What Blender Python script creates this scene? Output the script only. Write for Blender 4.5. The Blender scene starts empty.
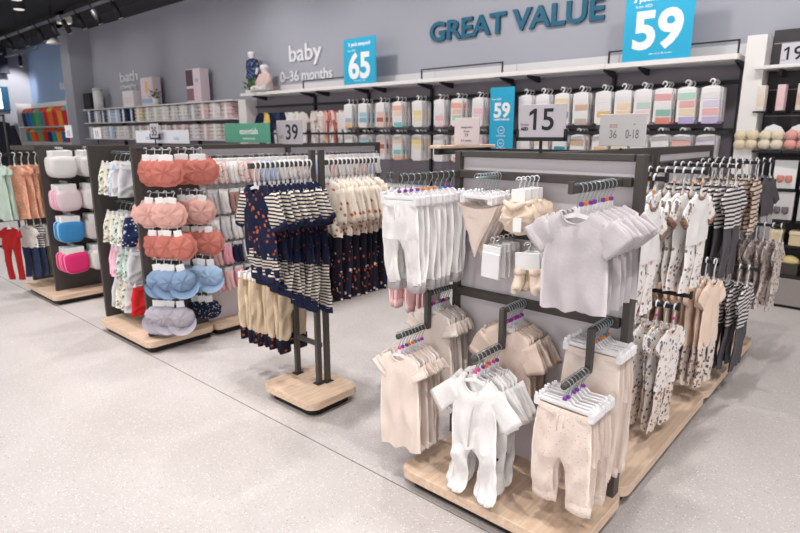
import bpy, bmesh, math, random
from mathutils import Vector, Matrix, noise
random.seed(7)
PI = math.pi
COL = bpy.context.scene.collection
SC = bpy.context.scene

# ------------------------------------------------------------------ materials
def srgb(r, g, b):
    f = lambda c: (c / 255 / 12.92) if c / 255 <= .04045 else ((c / 255 + .055) / 1.055) ** 2.4
    return (f(r), f(g), f(b), 1)

MATS = {}
def mat(name, col, rough=.6, metal=0, bump=0, bscale=200, spec=.4, emit=0, vary=0, vscale=8, alpha=1, trans=0):
    if name in MATS: return MATS[name]
    m = bpy.data.materials.new(name); m.use_nodes = True
    nt = m.node_tree; b = nt.nodes['Principled BSDF']
    b.inputs['Base Color'].default_value = col
    b.inputs['Roughness'].default_value = rough
    b.inputs['Metallic'].default_value = metal
    b.inputs['Specular IOR Level'].default_value = spec
    if alpha < 1: b.inputs['Alpha'].default_value = alpha
    if trans: b.inputs['Transmission Weight'].default_value = trans
    if emit:
        b.inputs['Emission Color'].default_value = col
        b.inputs['Emission Strength'].default_value = emit
    tc = nt.nodes.new('ShaderNodeTexCoord')
    if vary:
        n = nt.nodes.new('ShaderNodeTexNoise'); n.inputs['Scale'].default_value = vscale
        n.inputs['Detail'].default_value = 4
        nt.links.new(tc.outputs['Object'], n.inputs['Vector'])
        mx = nt.nodes.new('ShaderNodeMix'); mx.data_type = 'RGBA'
        mx.inputs['A'].default_value = tuple(c * (1 - vary) for c in col[:3]) + (1,)
        mx.inputs['B'].default_value = tuple(min(1, c * (1 + vary)) for c in col[:3]) + (1,)
        nt.links.new(n.outputs['Fac'], mx.inputs['Factor'])
        nt.links.new(mx.outputs['Result'], b.inputs['Base Color'])
    if bump:
        n = nt.nodes.new('ShaderNodeTexNoise'); n.inputs['Scale'].default_value = bscale
        nt.links.new(tc.outputs['Object'], n.inputs['Vector'])
        bp = nt.nodes.new('ShaderNodeBump'); bp.inputs['Strength'].default_value = bump
        bp.inputs['Distance'].default_value = .004
        nt.links.new(n.outputs['Fac'], bp.inputs['Height'])
        nt.links.new(bp.outputs['Normal'], b.inputs['Normal'])
    MATS[name] = m
    return m

def fabric(name, col, pat=None, c2=None, c3=None, scale=60, thr=.3, period=.02, axis='Z'):
    """cloth; pat: None, 'stripe', 'spot' (spots / prints of c2 and c3 on col)"""
    if name in MATS: return MATS[name]
    m = mat(name, col, rough=.92, bump=.35, bscale=90, spec=.15)
    nt = m.node_tree; b = nt.nodes['Principled BSDF']
    tc = [n for n in nt.nodes if n.type == 'TEX_COORD'][0]
    if pat == 'stripe':
        sp = nt.nodes.new('ShaderNodeSeparateXYZ'); nt.links.new(tc.outputs['Object'], sp.inputs[0])
        d = nt.nodes.new('ShaderNodeMath'); d.operation = 'DIVIDE'; d.inputs[1].default_value = period
        nt.links.new(sp.outputs[axis], d.inputs[0])
        f = nt.nodes.new('ShaderNodeMath'); f.operation = 'FRACT'; nt.links.new(d.outputs[0], f.inputs[0])
        g = nt.nodes.new('ShaderNodeMath'); g.operation = 'GREATER_THAN'; g.inputs[1].default_value = thr
        nt.links.new(f.outputs[0], g.inputs[0])
        mx = nt.nodes.new('ShaderNodeMix'); mx.data_type = 'RGBA'
        mx.inputs['A'].default_value = c2; mx.inputs['B'].default_value = col
        nt.links.new(g.outputs[0], mx.inputs['Factor']); nt.links.new(mx.outputs['Result'], b.inputs['Base Color'])
    elif pat == 'spot':
        nz = nt.nodes.new('ShaderNodeTexNoise'); nz.inputs['Scale'].default_value = scale * 1.3
        nt.links.new(tc.outputs['Object'], nz.inputs['Vector'])
        vm = nt.nodes.new('ShaderNodeVectorMath'); vm.operation = 'MULTIPLY_ADD'
        vm.inputs[1].default_value = (.6 / scale,) * 3
        nt.links.new(nz.outputs['Color'], vm.inputs[0]); nt.links.new(tc.outputs['Object'], vm.inputs[2])
        v = nt.nodes.new('ShaderNodeTexVoronoi'); v.inputs['Scale'].default_value = scale
        nt.links.new(vm.outputs[0] if thr > .2 else tc.outputs['Object'], v.inputs['Vector'])
        lt = nt.nodes.new('ShaderNodeMath'); lt.operation = 'LESS_THAN'; lt.inputs[1].default_value = thr
        nt.links.new(v.outputs['Distance'], lt.inputs[0])
        sp = nt.nodes.new('ShaderNodeSeparateColor'); nt.links.new(v.outputs['Color'], sp.inputs[0])
        g = nt.nodes.new('ShaderNodeMath'); g.operation = 'GREATER_THAN'; g.inputs[1].default_value = .5
        nt.links.new(sp.outputs[0], g.inputs[0])
        mc = nt.nodes.new('ShaderNodeMix'); mc.data_type = 'RGBA'
        mc.inputs['A'].default_value = c2; mc.inputs['B'].default_value = c3 or c2
        nt.links.new(g.outputs[0], mc.inputs['Factor'])
        mx = nt.nodes.new('ShaderNodeMix'); mx.data_type = 'RGBA'; mx.inputs['A'].default_value = col
        nt.links.new(mc.outputs['Result'], mx.inputs['B']); nt.links.new(lt.outputs[0], mx.inputs['Factor'])
        nt.links.new(mx.outputs['Result'], b.inputs['Base Color'])
    tr = nt.nodes.new('ShaderNodeBsdfTranslucent'); ms = nt.nodes.new('ShaderNodeMixShader'); ms.inputs[0].default_value = .09
    out = [n for n in nt.nodes if n.type == 'OUTPUT_MATERIAL'][0]
    if b.inputs['Base Color'].is_linked: nt.links.new(b.inputs['Base Color'].links[0].from_socket, tr.inputs['Color'])
    else: tr.inputs['Color'].default_value = col
    nt.links.new(b.outputs[0], ms.inputs[1]); nt.links.new(tr.outputs[0], ms.inputs[2]); nt.links.new(ms.outputs[0], out.inputs['Surface'])
    return m

DARK = mat('powder_coated_taupe_steel', srgb(74, 69, 66), .5)
BLACK = mat('black_steel', srgb(38, 37, 40), .5)
STEEL = mat('bright_steel', srgb(165, 178, 182), .3, 1)
WHITEPL = mat('white_plastic', srgb(238, 236, 238), .4)
CLEARBAG = mat('clear_bag', srgb(236, 234, 236), .3)
CLEARPL = mat('frosted_plastic', srgb(232, 230, 232), .35)
WHITE = mat('white_paint', srgb(232, 229, 228), .5)
LILAC = mat('pale_grey_panel', srgb(212, 206, 210), .6)
PLINTH = mat('black_plinth', srgb(34, 32, 32), .7)
TAUPE = mat('taupe_panel', srgb(70, 64, 62), .6)
SLOT = mat('charcoal_slatwall', srgb(64, 61, 64), .6)
PURPLE = mat('purple_size_marker', srgb(130, 60, 165), .4)
ORANGE = mat('orange_size_marker', srgb(240, 140, 40), .4)
PINKM = mat('pink_size_marker', srgb(222, 80, 150), .4)
BLUEM = mat('blue_size_marker', srgb(50, 150, 205), .4)
CARD = mat('white_card', srgb(240, 240, 240), .6)
GREYSIGN = mat('grey_sign_card', srgb(184, 178, 184), .5)
CYAN = mat('cyan_sign_card', srgb(38, 168, 208), .5)
TEAL = mat('teal_letters', srgb(22, 92, 120), .5)
GREEN = mat('green_sign_card', srgb(92, 164, 138), .5)
INK = mat('black_ink', srgb(30, 30, 34), .6)
INKGREY = mat('grey_ink', srgb(130, 122, 128), .6)
INKWHITE = mat('white_ink', srgb(240, 240, 242), .6)

def wood():
    m = mat('pale_oak', srgb(214, 186, 160), .5)
    nt = m.node_tree; b = nt.nodes['Principled BSDF']
    tc = [n for n in nt.nodes if n.type == 'TEX_COORD'][0]
    mp = nt.nodes.new('ShaderNodeMapping'); mp.inputs['Scale'].default_value = (40, 2.5, 40)
    nt.links.new(tc.outputs['Object'], mp.inputs['Vector'])
    n = nt.nodes.new('ShaderNodeTexNoise'); n.inputs['Scale'].default_value = 1.5; n.inputs['Detail'].default_value = 6
    nt.links.new(mp.outputs[0], n.inputs['Vector'])
    r = nt.nodes.new('ShaderNodeValToRGB')
    r.color_ramp.elements[0].position = .3; r.color_ramp.elements[0].color = srgb(206, 176, 150)
    r.color_ramp.elements[1].position = .7; r.color_ramp.elements[1].color = srgb(226, 202, 180)
    nt.links.new(n.outputs['Fac'], r.inputs[0]); nt.links.new(r.outputs[0], b.inputs['Base Color'])
    return m
OAK = wood()

def terrazzo():
    m = mat('terrazzo_floor', srgb(222, 214, 212), .42, spec=.35)
    nt = m.node_tree; b = nt.nodes['Principled BSDF']
    tc = [n for n in nt.nodes if n.type == 'TEX_COORD'][0]
    n = nt.nodes.new('ShaderNodeTexNoise'); n.inputs['Scale'].default_value = 1.3; n.inputs['Detail'].default_value = 7
    nt.links.new(tc.outputs['Object'], n.inputs['Vector'])
    r = nt.nodes.new('ShaderNodeValToRGB')
    r.color_ramp.elements[0].position = .3; r.color_ramp.elements[0].color = srgb(189, 182, 180)
    r.color_ramp.elements[1].position = .7; r.color_ramp.elements[1].color = srgb(202, 196, 194)
    nt.links.new(n.outputs['Fac'], r.inputs[0])
    def chips(scale, thr, cols, base, lo):
        v = nt.nodes.new('ShaderNodeTexVoronoi'); v.inputs['Scale'].default_value = scale
        nt.links.new(tc.outputs['Object'], v.inputs['Vector'])
        lt = nt.nodes.new('ShaderNodeMath'); lt.operation = 'LESS_THAN'; lt.inputs[1].default_value = thr
        nt.links.new(v.outputs['Distance'], lt.inputs[0])
        sp = nt.nodes.new('ShaderNodeSeparateColor'); nt.links.new(v.outputs['Color'], sp.inputs[0])
        g = nt.nodes.new('ShaderNodeMath'); g.operation = 'GREATER_THAN'; g.inputs[1].default_value = lo
        nt.links.new(sp.outputs[0], g.inputs[0])
        ml = nt.nodes.new('ShaderNodeMath'); ml.operation = 'MULTIPLY'
        nt.links.new(lt.outputs[0], ml.inputs[0]); nt.links.new(g.outputs[0], ml.inputs[1])
        mx = nt.nodes.new('ShaderNodeMix'); mx.data_type = 'RGBA'; mx.inputs['B'].default_value = cols
        nt.links.new(base, mx.inputs['A']); nt.links.new(ml.outputs[0], mx.inputs['Factor'])
        return mx.outputs['Result']
    o = chips(120, .3, srgb(184, 176, 174), r.outputs[0], .55)
    o = chips(70, .22, srgb(158, 151, 149), o, .78)
    o = chips(90, .3, srgb(224, 218, 216), o, .6)
    nt.links.new(o, b.inputs['Base Color'])
    return m

# ------------------------------------------------------------------ mesh builder
class MB:
    def __init__(s): s.v = []; s.f = []
    def add(s, vs, fs):
        o = len(s.v); s.v += [tuple(v) for v in vs]; s.f += [tuple(i + o for i in f) for f in fs]; return s
    def box(s, x0, x1, y0, y1, z0, z1):
        return s.add([(x, y, z) for z in (z0, z1) for y in (y0, y1) for x in (x0, x1)],
                     [(0, 2, 3, 1), (4, 5, 7, 6), (0, 1, 5, 4), (2, 6, 7, 3), (0, 4, 6, 2), (1, 3, 7, 5)])
    def cbox(s, x0, x1, y0, y1, z0, z1, c=.003):
        """box with chamfered long edges: rounded rectangle extruded in z with a small top chamfer"""
        return s.rprism(x0, x1, y0, y1, z0, z1, c, c, 2)
    def rprism(s, x0, x1, y0, y1, z0, z1, r, ch=.004, n=6):
        def ring(ins, z):
            rr = max(r - ins, 1e-4); out = []
            for cx, cy, a0 in ((x1 - r, y0 + r, -90), (x1 - r, y1 - r, 0), (x0 + r, y1 - r, 90), (x0 + r, y0 + r, 180)):
                for i in range(n + 1):
                    a = math.radians(a0 + 90 * i / n); out.append((cx + rr * math.cos(a), cy + rr * math.sin(a), z))
            return out
        rs = [ring(ch, z0), ring(0, z0 + ch), ring(0, z1 - ch), ring(ch, z1)]
        N = len(rs[0]); vs = sum(rs, []); fs = []
        for k in range(3):
            for i in range(N):
                j = (i + 1) % N; fs.append((k * N + i, k * N + j, (k + 1) * N + j, (k + 1) * N + i))
        fs.append(tuple(reversed(range(N)))); fs.append(tuple(range(3 * N, 4 * N)))
        return s.add(vs, fs)
    def tube(s, pts, r, n=6, cap=True):
        """round tube along a polyline"""
        pts = [Vector(p) for p in pts]; rings = []
        up = Vector((0, 0, 1))
        for i, p in enumerate(pts):
            d = (pts[min(i + 1, len(pts) - 1)] - pts[max(i - 1, 0)]).normalized()
            a = d.cross(Vector((0, 1, 0)) if abs(d.y) < .9 else Vector((1, 0, 0))).normalized(); b = d.cross(a)
            rr = r[i] if isinstance(r, (list, tuple)) else r
            rings.append([p + (a * math.cos(2 * PI * k / n) + b * math.sin(2 * PI * k / n)) * rr for k in range(n)])
        return s.rings(rings, cap)
    def rings(s, rings, cap=True):
        n = len(rings[0]); vs = sum(rings, []); fs = []
        for k in range(len(rings) - 1):
            for i in range(n):
                j = (i + 1) % n; fs.append((k * n + i, k * n + j, (k + 1) * n + j, (k + 1) * n + i))
        if cap:
            fs.append(tuple(reversed(range(n)))); fs.append(tuple(range((len(rings) - 1) * n, len(rings) * n)))
        return s.add(vs, fs)
    def ellip(s, rows, n=16, cap=True):
        """rows of (centre, halfx, halfy): stacked ellipses in planes of constant z"""
        R = []
        for c, a, b in rows:
            R.append([Vector((c[0] + a * math.cos(2 * PI * k / n), c[1] + b * math.sin(2 * PI * k / n), c[2])) for k in range(n)])
        return s.rings(R, cap)
    def dome(s, c, rx, ry, rz, n=14, m=6, lo=0):
        R = []
        for i in range(m + 1):
            a = lo + (PI / 2 * .97 - lo) * i / m
            R.append([Vector((c[0] + rx * math.cos(a) * math.cos(2 * PI * k / n), c[1] + ry * math.cos(a) * math.sin(2 * PI * k / n), c[2] + rz * math.sin(a))) for k in range(n)])
        return s.rings(R, True)
    def poly(s, pts, y0, y1):
        """polygon in xz, extruded in y"""
        n = len(pts); vs = [(x, y0, z) for x, z in pts] + [(x, y1, z) for x, z in pts]
        fs = [tuple(range(n)), tuple(reversed(range(n, 2 * n)))]
        for i in range(n):
            j = (i + 1) % n; fs.append((i, i + n, j + n, j))
        return s.add(vs, fs)
    def xf(s, M): s.v = [tuple(M @ Vector(v)) for v in s.v]; return s
    def mesh(s, name, m, smooth=False):
        me = bpy.data.meshes.new(name); me.from_pydata(s.v, [], s.f); me.update()
        bm = bmesh.new(); bm.from_mesh(me); bmesh.ops.recalc_face_normals(bm, faces=bm.faces); bm.to_mesh(me); bm.free()
        me.materials.append(m)
        if smooth: me.polygons.foreach_set('use_smooth', [True] * len(me.polygons))
        return me

def M(mb, name, m, smooth=False): return mb.mesh(name, m, smooth)
def put(name, me, parent=None, loc=(0, 0, 0), rot=(0, 0, 0)):
    o = bpy.data.objects.new(name, me); COL.objects.link(o)
    o.location = loc; o.rotation_euler = rot
    if parent: o.parent = parent
    return o
def tag(o, label, cat, group=None, kind=None):
    if label: o['label'] = label
    if cat: o['category'] = cat
    if group: o['group'] = group
    if kind: o['kind'] = kind
    return o
def thing(name, label, cat, loc=(0, 0, 0), rot=(0, 0, 0), group=None, scale=1):
    o = bpy.data.objects.new(name, None); COL.objects.link(o); o.empty_display_size = .05
    o.location = loc; o.rotation_euler = rot; o.scale = (scale,) * 3
    return tag(o, label, cat, group)
def spawn(name, parts, label, cat, loc, rot=(0, 0, 0), group=None, scale=1):
    """parts: list of (part name, mesh, [sub parts])"""
    if len(parts) == 1 and not (len(parts[0]) > 2 and parts[0][2]):
        o = put(name, parts[0][1], None, loc, rot); o.scale = (scale,) * 3
        return tag(o, label, cat, group)
    t = thing(name, label, cat, loc, rot, group, scale)
    for p in parts:
        o = put(p[0], p[1], t)
        if len(p) > 2:
            for q in p[2]: put(q[0], q[1], o)
    return t
def structure(name, mb, m, smooth=False):
    o = put(name, M(mb, name, m, smooth)); o['kind'] = 'structure'; return o

FONT_CACHE = {}
def text_mesh(txt, size, m, extrude=.001, bold=0., align='CENTER', sx=1., shear=0.):
    cu = bpy.data.curves.new('lettering', 'FONT'); cu.body = txt; cu.size = size; cu.extrude = extrude
    cu.offset = bold; cu.align_x = align; cu.align_y = 'BOTTOM_BASELINE'; cu.shear = shear
    cu.resolution_u = 4
    o = bpy.data.objects.new('tmp', cu); COL.objects.link(o)
    dg = bpy.context.evaluated_depsgraph_get(); dg.update()
    me = bpy.data.meshes.new_from_object(o.evaluated_get(dg))
    bpy.data.objects.remove(o); bpy.data.curves.remove(cu)
    me.materials.clear(); me.materials.append(m)
    R = Matrix.Rotation(PI / 2, 4, 'X') @ Matrix.Diagonal((sx, 1, 1, 1))
    me.transform(R); return me

ORD = 'frontmost second third fourth fifth sixth seventh eighth ninth tenth eleventh twelfth thirteenth fourteenth fifteenth sixteenth seventeenth eighteenth nineteenth twentieth'.split()
NTH = ['first'] + ORD[1:]

# ------------------------------------------------------------------ garments
def wrinkle(p, seed, amp, sc=14):
    q = Vector((p[0] * sc + seed * 3.7, p[1] * sc, p[2] * sc * .55 + seed))
    return (noise.noise(q) + .5 * noise.noise(q * 2.3)) * amp

def torso(L, sw, hem, th=.012, slope=.028, neck=.42, scoop=.035, seed=0, fold=.004, hemwave=.004, nu=16, nv=14):
    """front and back cloth sheets joined at the sides and shoulders; returns mesh and its two hem rows"""
    mb = MB(); vs = []; fs = []
    def grid(side):
        g = []
        for j in range(nv + 1):
            v = j / nv; row = []
            h = sw + (hem - sw) * min(1, v * 1.5)
            for i in range(nu + 1):
                u = -1 + 2 * i / nu; a = abs(u)
                if a > neck: zt = -slope * (a - neck) / max(1e-3, 1 - neck)
                else: zt = -(scoop if side < 0 else min(scoop, .010)) * math.sqrt(max(0, 1 - (a / neck) ** 2))
                zb = -L + hemwave * math.sin(u * 9 + seed) + hemwave * .8 * math.sin(u * 4 + seed * 2)
                z = zt + (zb - zt) * v; x = u * h
                y = th * (max(0, 1 - u * u) ** .5)
                y *= min(1, .35 + v * 4) if a > neck else min(1, .55 + v * 3)
                y = side * y
                if 0 < i < nu:
                    y += fold * math.sin(u * 8 + seed * 2.1 + 1.5 * math.sin(z * 20 + seed)) * min(1, v * 1.5) + wrinkle((x, side, z), seed, fold * 2.0)
                y += .007 * math.sin(z * 9 + seed) * v
                x += wrinkle((x + 5, 0, z), seed, .004) * v
                row.append((x, y, z))
            g.append(row)
        return g
    F, B = grid(-1), grid(1); W = nu + 1
    for r in F: vs += r
    off = len(vs)
    for r in B: vs += r
    for j in range(nv):
        for i in range(nu):
            a = j * W + i; fs.append((a, a + 1, a + W + 1, a + W))
            b = off + a; fs.append((b, b + W, b + W + 1, b + 1))
        fs.append((j * W, (j + 1) * W, off + (j + 1) * W, off + j * W))
        fs.append((j * W + nu, off + j * W + nu, off + (j + 1) * W + nu, (j + 1) * W + nu))
    for i in range(nu):
        u = -1 + 2 * (i + .5) / nu
        if abs(u) > neck: fs.append((i, off + i, off + i + 1, i + 1))
    return mb.add(vs, fs), F[-1], B[-1]

def leg_sheet(Fr, Br, side, L, xi1, xo1, th, seed=0, foot=0, fold=.004, nv=14):
    """one trouser leg continuing half of a hem row; returns mesh and the centre and half width of its end"""
    n = len(Fr) - 1; c = n // 2
    cols = list(range(0, c + 1)) if side < 0 else list(range(c, n + 1))
    K = len(cols); xo0 = Fr[0][0] if side < 0 else Fr[n][0]
    zc = Fr[c][2]
    mb = MB(); sheets = []
    rows_v = [j / nv for j in range(nv + 1)]
    ext = [(.35, .0, 1.05), (.7, -.35, 1.12), (.9, -.6, .95), (1.0, -.7, .6)] if foot else []
    for sgn, R in ((-1, Fr), (1, Br)):
        g = []
        for v in rows_v:
            xo = xo0 + (side * xo1 - xo0) * v
            xi = side * xi1 * min(1, v * 3.2) ** .7
            b = min(1, v * 3); row = []
            for k, ci in enumerate(cols):
                t = k / (K - 1); x = (xo + (xi - xo) * t) if side < 0 else (xi + (xo - xi) * t)
                u = 2 * t - 1; x0, y0, z0 = R[ci]
                z = z0 * (1 - b) + zc * b - v * L
                y = sgn * th * math.sqrt(max(0, 1 - u * u)) * (1 - .12 * v)
                if 0 < k < K - 1: y += fold * .8 * math.sin(u * 4 + seed + v * 7) + wrinkle((x, sgn, z), seed, fold * 2.0)
                y += .010 * math.sin(v * 5 + seed * 1.3 + side) * v
                x += wrinkle((x + 7, 0, z), seed, .005) * v
                row.append((x0, y0, z0) if v == 0 else (x, y0 * (1 - b) + y * b, z))
            g.append(row)
        if ext:
            last = g[-1]; cx = sum(q[0] for q in last) / K; cy = sum(q[1] for q in last) / K; cz = sum(q[2] for q in last) / K
            for (d, yo, sc) in ext:
                g.append([(cx + side * .010 * d + (q[0] - cx) * sc, cy + yo * foot * .55 + (q[1] - cy) * (1.5 if d < .95 else .3), cz - foot * d) for q in last])
        sheets.append(g)
    nr = len(sheets[0]); o2 = nr * K; fs = []
    for j in range(nr - 1):
        for k in range(K - 1):
            a = j * K + k; fs.append((a, a + 1, a + K + 1, a + K)); b = o2 + a; fs.append((b, b + K, b + K + 1, b + 1))
        fs.append((j * K, (j + 1) * K, o2 + (j + 1) * K, o2 + j * K)); a = j * K + K - 1
        fs.append((a, o2 + a, o2 + a + K, a + K))
    if foot:
        for k in range(K - 1): a = (nr - 1) * K + k; fs.append((a, a + 1, o2 + a + 1, o2 + a))
    mb.add(sum(sheets[0], []) + sum(sheets[1], []), fs)
    e = sheets[0][nv]; x = sorted((e[0][0], e[-1][0]))
    ey = sum(q[1] for q in sheets[0][nv]) / K / 2 + sum(q[1] for q in sheets[1][nv]) / K / 2
    return mb, ((x[0] + x[1]) / 2, ey, sum(q[2] for q in e) / K), (x[1] - x[0]) / 2

def neckband(sw, neck=.42, scoop=.035, th=.012, r=.004):
    n = 14; pts = []
    for k in range(n + 1):
        u = -neck + 2 * neck * k / n
        pts.append((u * sw, -th * .62 - .001, -scoop * math.sqrt(max(0, 1 - (u / neck) ** 2)) - .001))
    return MB().tube(pts, r, 5)

def limb(rows, seed=0, amp=.002, n=14, cap=True):
    """rows: (x, y, z, half width across, half thickness in y, direction angle in xz)"""
    R = []
    for (x, y, z, w, t, ang) in rows:
        px, pz = math.cos(ang), math.sin(ang); ring = []
        for k in range(n):
            a = 2 * PI * k / n; c, s = math.cos(a), math.sin(a)
            c = math.copysign(abs(c) ** .85, c)
            p = Vector((x + px * w * c, y + t * s, z + pz * w * c))
            d = wrinkle(p, seed, amp, 26); p.y += d + amp * .8 * math.sin(a * 3 + seed + p.z * 40)
            p.x += wrinkle((p.z, 3, p.x), seed, amp, 20); ring.append(p)
        R.append(ring)
    return MB().rings(R, cap)

def sleeve(side, sw, slope, L, ang, r0, r1, th=.012, seed=0):
    """ang: degrees below horizontal; the sleeve bends down a little towards its open end"""
    sx, sz = side * (sw - .014), -slope - r0 * .70
    rows = []; x, z = sx, sz; N = 7
    for i in range(N + 1):
        t = i / N; a = math.radians(ang + 10 * t - 4)
        dx, dz = side * math.cos(a), -math.sin(a)
        w = r0 + (r1 - r0) * t
        rows.append((x, .004 * math.sin(seed + t * 4) - .004 * t, z, w * (1 + .03 * math.sin(t * 9 + seed)), th * (.80 - .05 * t), math.atan2(dx, -dz)))
        if i < N: x += dx * L / N; z += dz * L / N
    end = rows[-1]
    rows.append((end[0] - dx * .002, end[1], end[2] - dz * .002, end[3] * .90, end[4] * .72, end[5]))
    rows.append((end[0] - dx * .03, end[1], end[2] - dz * .03, end[3] * .84, end[4] * .6, end[5]))
    return limb(rows, seed, .0035 * min(1, th / .012)), end, (dx, dz)

GCACHE = {}
def garment(kind, key, mats, seed=0, **k):
    """returns parts for spawn; origin at the rod centre the hanger hooks on; front faces -y"""
    ck = (kind, key, seed)
    if ck in GCACHE: return GCACHE[ck]
    th = k.get('th', .012); H = k.get('hz', -.092 if kind == 'trousers' else -.077); fold = k.get('fold', .004)
    T = Matrix.Translation((0, 0, H)); P = []
    def part(n, mb, m, subs=None): P.append((n, M(mb.xf(T), n, m, True), subs or []))
    def sub(n, mb, m): return (n, M(mb.xf(T), n, m, True))
    body = mats['body']; slv = mats.get('sleeve', body); legm = mats.get('leg', body); trim = mats.get('trim', body)
    def legcuffs(c, hw, m, L=.03, sc=1.04):
        return sub('cuff', limb([(c[0], c[1], c[2] + .008, hw * sc, th * 1.02, 0), (c[0], c[1], c[2] - L * .5, hw * sc * .98, th * .95, 0), (c[0], c[1], c[2] - L, hw * sc * .95, th * .85, 0)], seed, .0015), m)
    if kind in ('top', 'outfit', 'sleepsuit', 'romper'):
        L = k.get('L', .34); sw = k.get('sw', .105); hem = k.get('hem', .115); slope = k.get('slope', .026)
        neck = k.get('neck', .42); scoop = k.get('scoop', .035); legL = k.get('legL', .24)
        subs = []
        if k.get('band', True): subs.append(sub('neckband', neckband(sw, neck, scoop, th), trim))
        if k.get('dot'):
            zz = -L - (legL * .6 if kind != 'top' else -L * .18)
            subs.append(sub('care_print', MB().ellip([((hem * .72, -th * 1.4, zz), .005, .0025), ((hem * .72, -th * 1.4, zz + .014), .005, .0025)], 8), INK))
        if k.get('placket'):
            subs.append(sub('placket', MB().tube([(.03, -th * 1.25, -scoop * .8), (.004, -th * 1.45, -L * .45), (-.012, -th * 1.5, -L * .97)], .0035, 6), trim))
        mb, Fr, Br = torso(L, sw, hem, th, slope, neck, scoop, seed, fold, k.get('hemwave', .004))
        part('body', mb, body, subs)
        sl = k.get('slen', .10)
        if sl:
            for s in (-1, 1):
                sb = []
                sm, e, (dx, dz) = sleeve(s, sw, slope, sl, k.get('sang', 50) + 4 * math.sin(seed * 2 + s), k.get('sr0', .05), k.get('sr1', .045), th, seed + s)
                if k.get('cuff'):
                    sb.append(sub('cuff', limb([(e[0] - dx * .004, e[1], e[2] - dz * .004, e[3] * 1.05, e[4] * 1.1, e[5]), (e[0] + dx * .02, e[1], e[2] + dz * .02, e[3] * .92, e[4], e[5])], seed, .001), trim))
                part('sleeve', sm, slv, sb)
        if kind != 'top':
            if kind == 'outfit':
                Fr = [(x * .93, y * .75, z + .035) for x, y, z in Fr]; Br = [(x * .93, y * .75, z + .035) for x, y, z in Br]
            xo = k.get('xo', hem * .90); xi = k.get('xi', .018)
            for s in (-1, 1):
                lm, c, hw = leg_sheet(Fr, Br, s, legL, xi, xo, th * .95, seed + s * 2, k.get('foot', 0), fold)
                part('leg', lm, legm, [legcuffs(c, hw, trim)] if k.get('legcuff') else [])
    elif kind == 'trousers':
        w = k.get('w', .105); hip = k.get('hip', .118); L = k.get('L', .40); rise = k.get('rise', .16)
        mb, Fr, Br = torso(rise, w, hip, th, 0, 1.02, .004, seed, fold, 0, nv=8)
        part('seat', mb, body)
        wb = [sub('drawstring', MB().tube([(-.012, -th - .004, -.018), (-.014, -th - .009, -.05), (-.008, -th - .008, -.085)], .0034, 5).tube([(.008, -th - .004, -.018), (.013, -th - .009, -.045), (.014, -th - .008, -.078)], .0034, 5), trim)] if k.get('string') else []
        part('waistband', limb([(0, 0, .004, w * 1.0, th * .9, 0), (0, 0, -.008, w * 1.025, th * 1.2, 0), (0, 0, -.024, w * 1.02, th * 1.15, 0)], seed, .002, 22, False), trim, wb)
        lr1 = k.get('lr1', .036); xi = k.get('xi', .020)
        for s in (-1, 1):
            lm, c, hw = leg_sheet(Fr, Br, s, L - rise, xi, xi + 2 * lr1, th, seed + s * 2, 0, fold)
            part('leg', lm, legm, [legcuffs(c, hw, mats.get('cuff', trim), k.get('cuffL', .035), k.get('cuffS', 1.0))] if k.get('cuff', True) else [])
    elif kind == 'bandana':
        n = 10
        w, L = k.get('w', .085), k.get('L', .20)
        Fm = MB()
        for side in (-1, 1):
            g = []
            for j in range(n + 1):
                v = j / n
                for i in range(n + 1):
                    u = -1 + 2 * i / n; x = u * w * (1 - v) + .004 * math.sin(v * 6 + seed)
                    g.append((x, side * th * math.sqrt(max(0, 1 - u * u)) * (1 - v * .8) + wrinkle((x, side, v), seed, .010), -(.02 * (1 - u * u)) * (1 - v) - v * L))
            Fm.add(g, [(j * (n + 1) + i, j * (n + 1) + i + 1, (j + 1) * (n + 1) + i + 1, (j + 1) * (n + 1) + i) for j in range(n) for i in range(n)])
        part('bib', Fm, body)
    GCACHE[ck] = P
    return P

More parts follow.
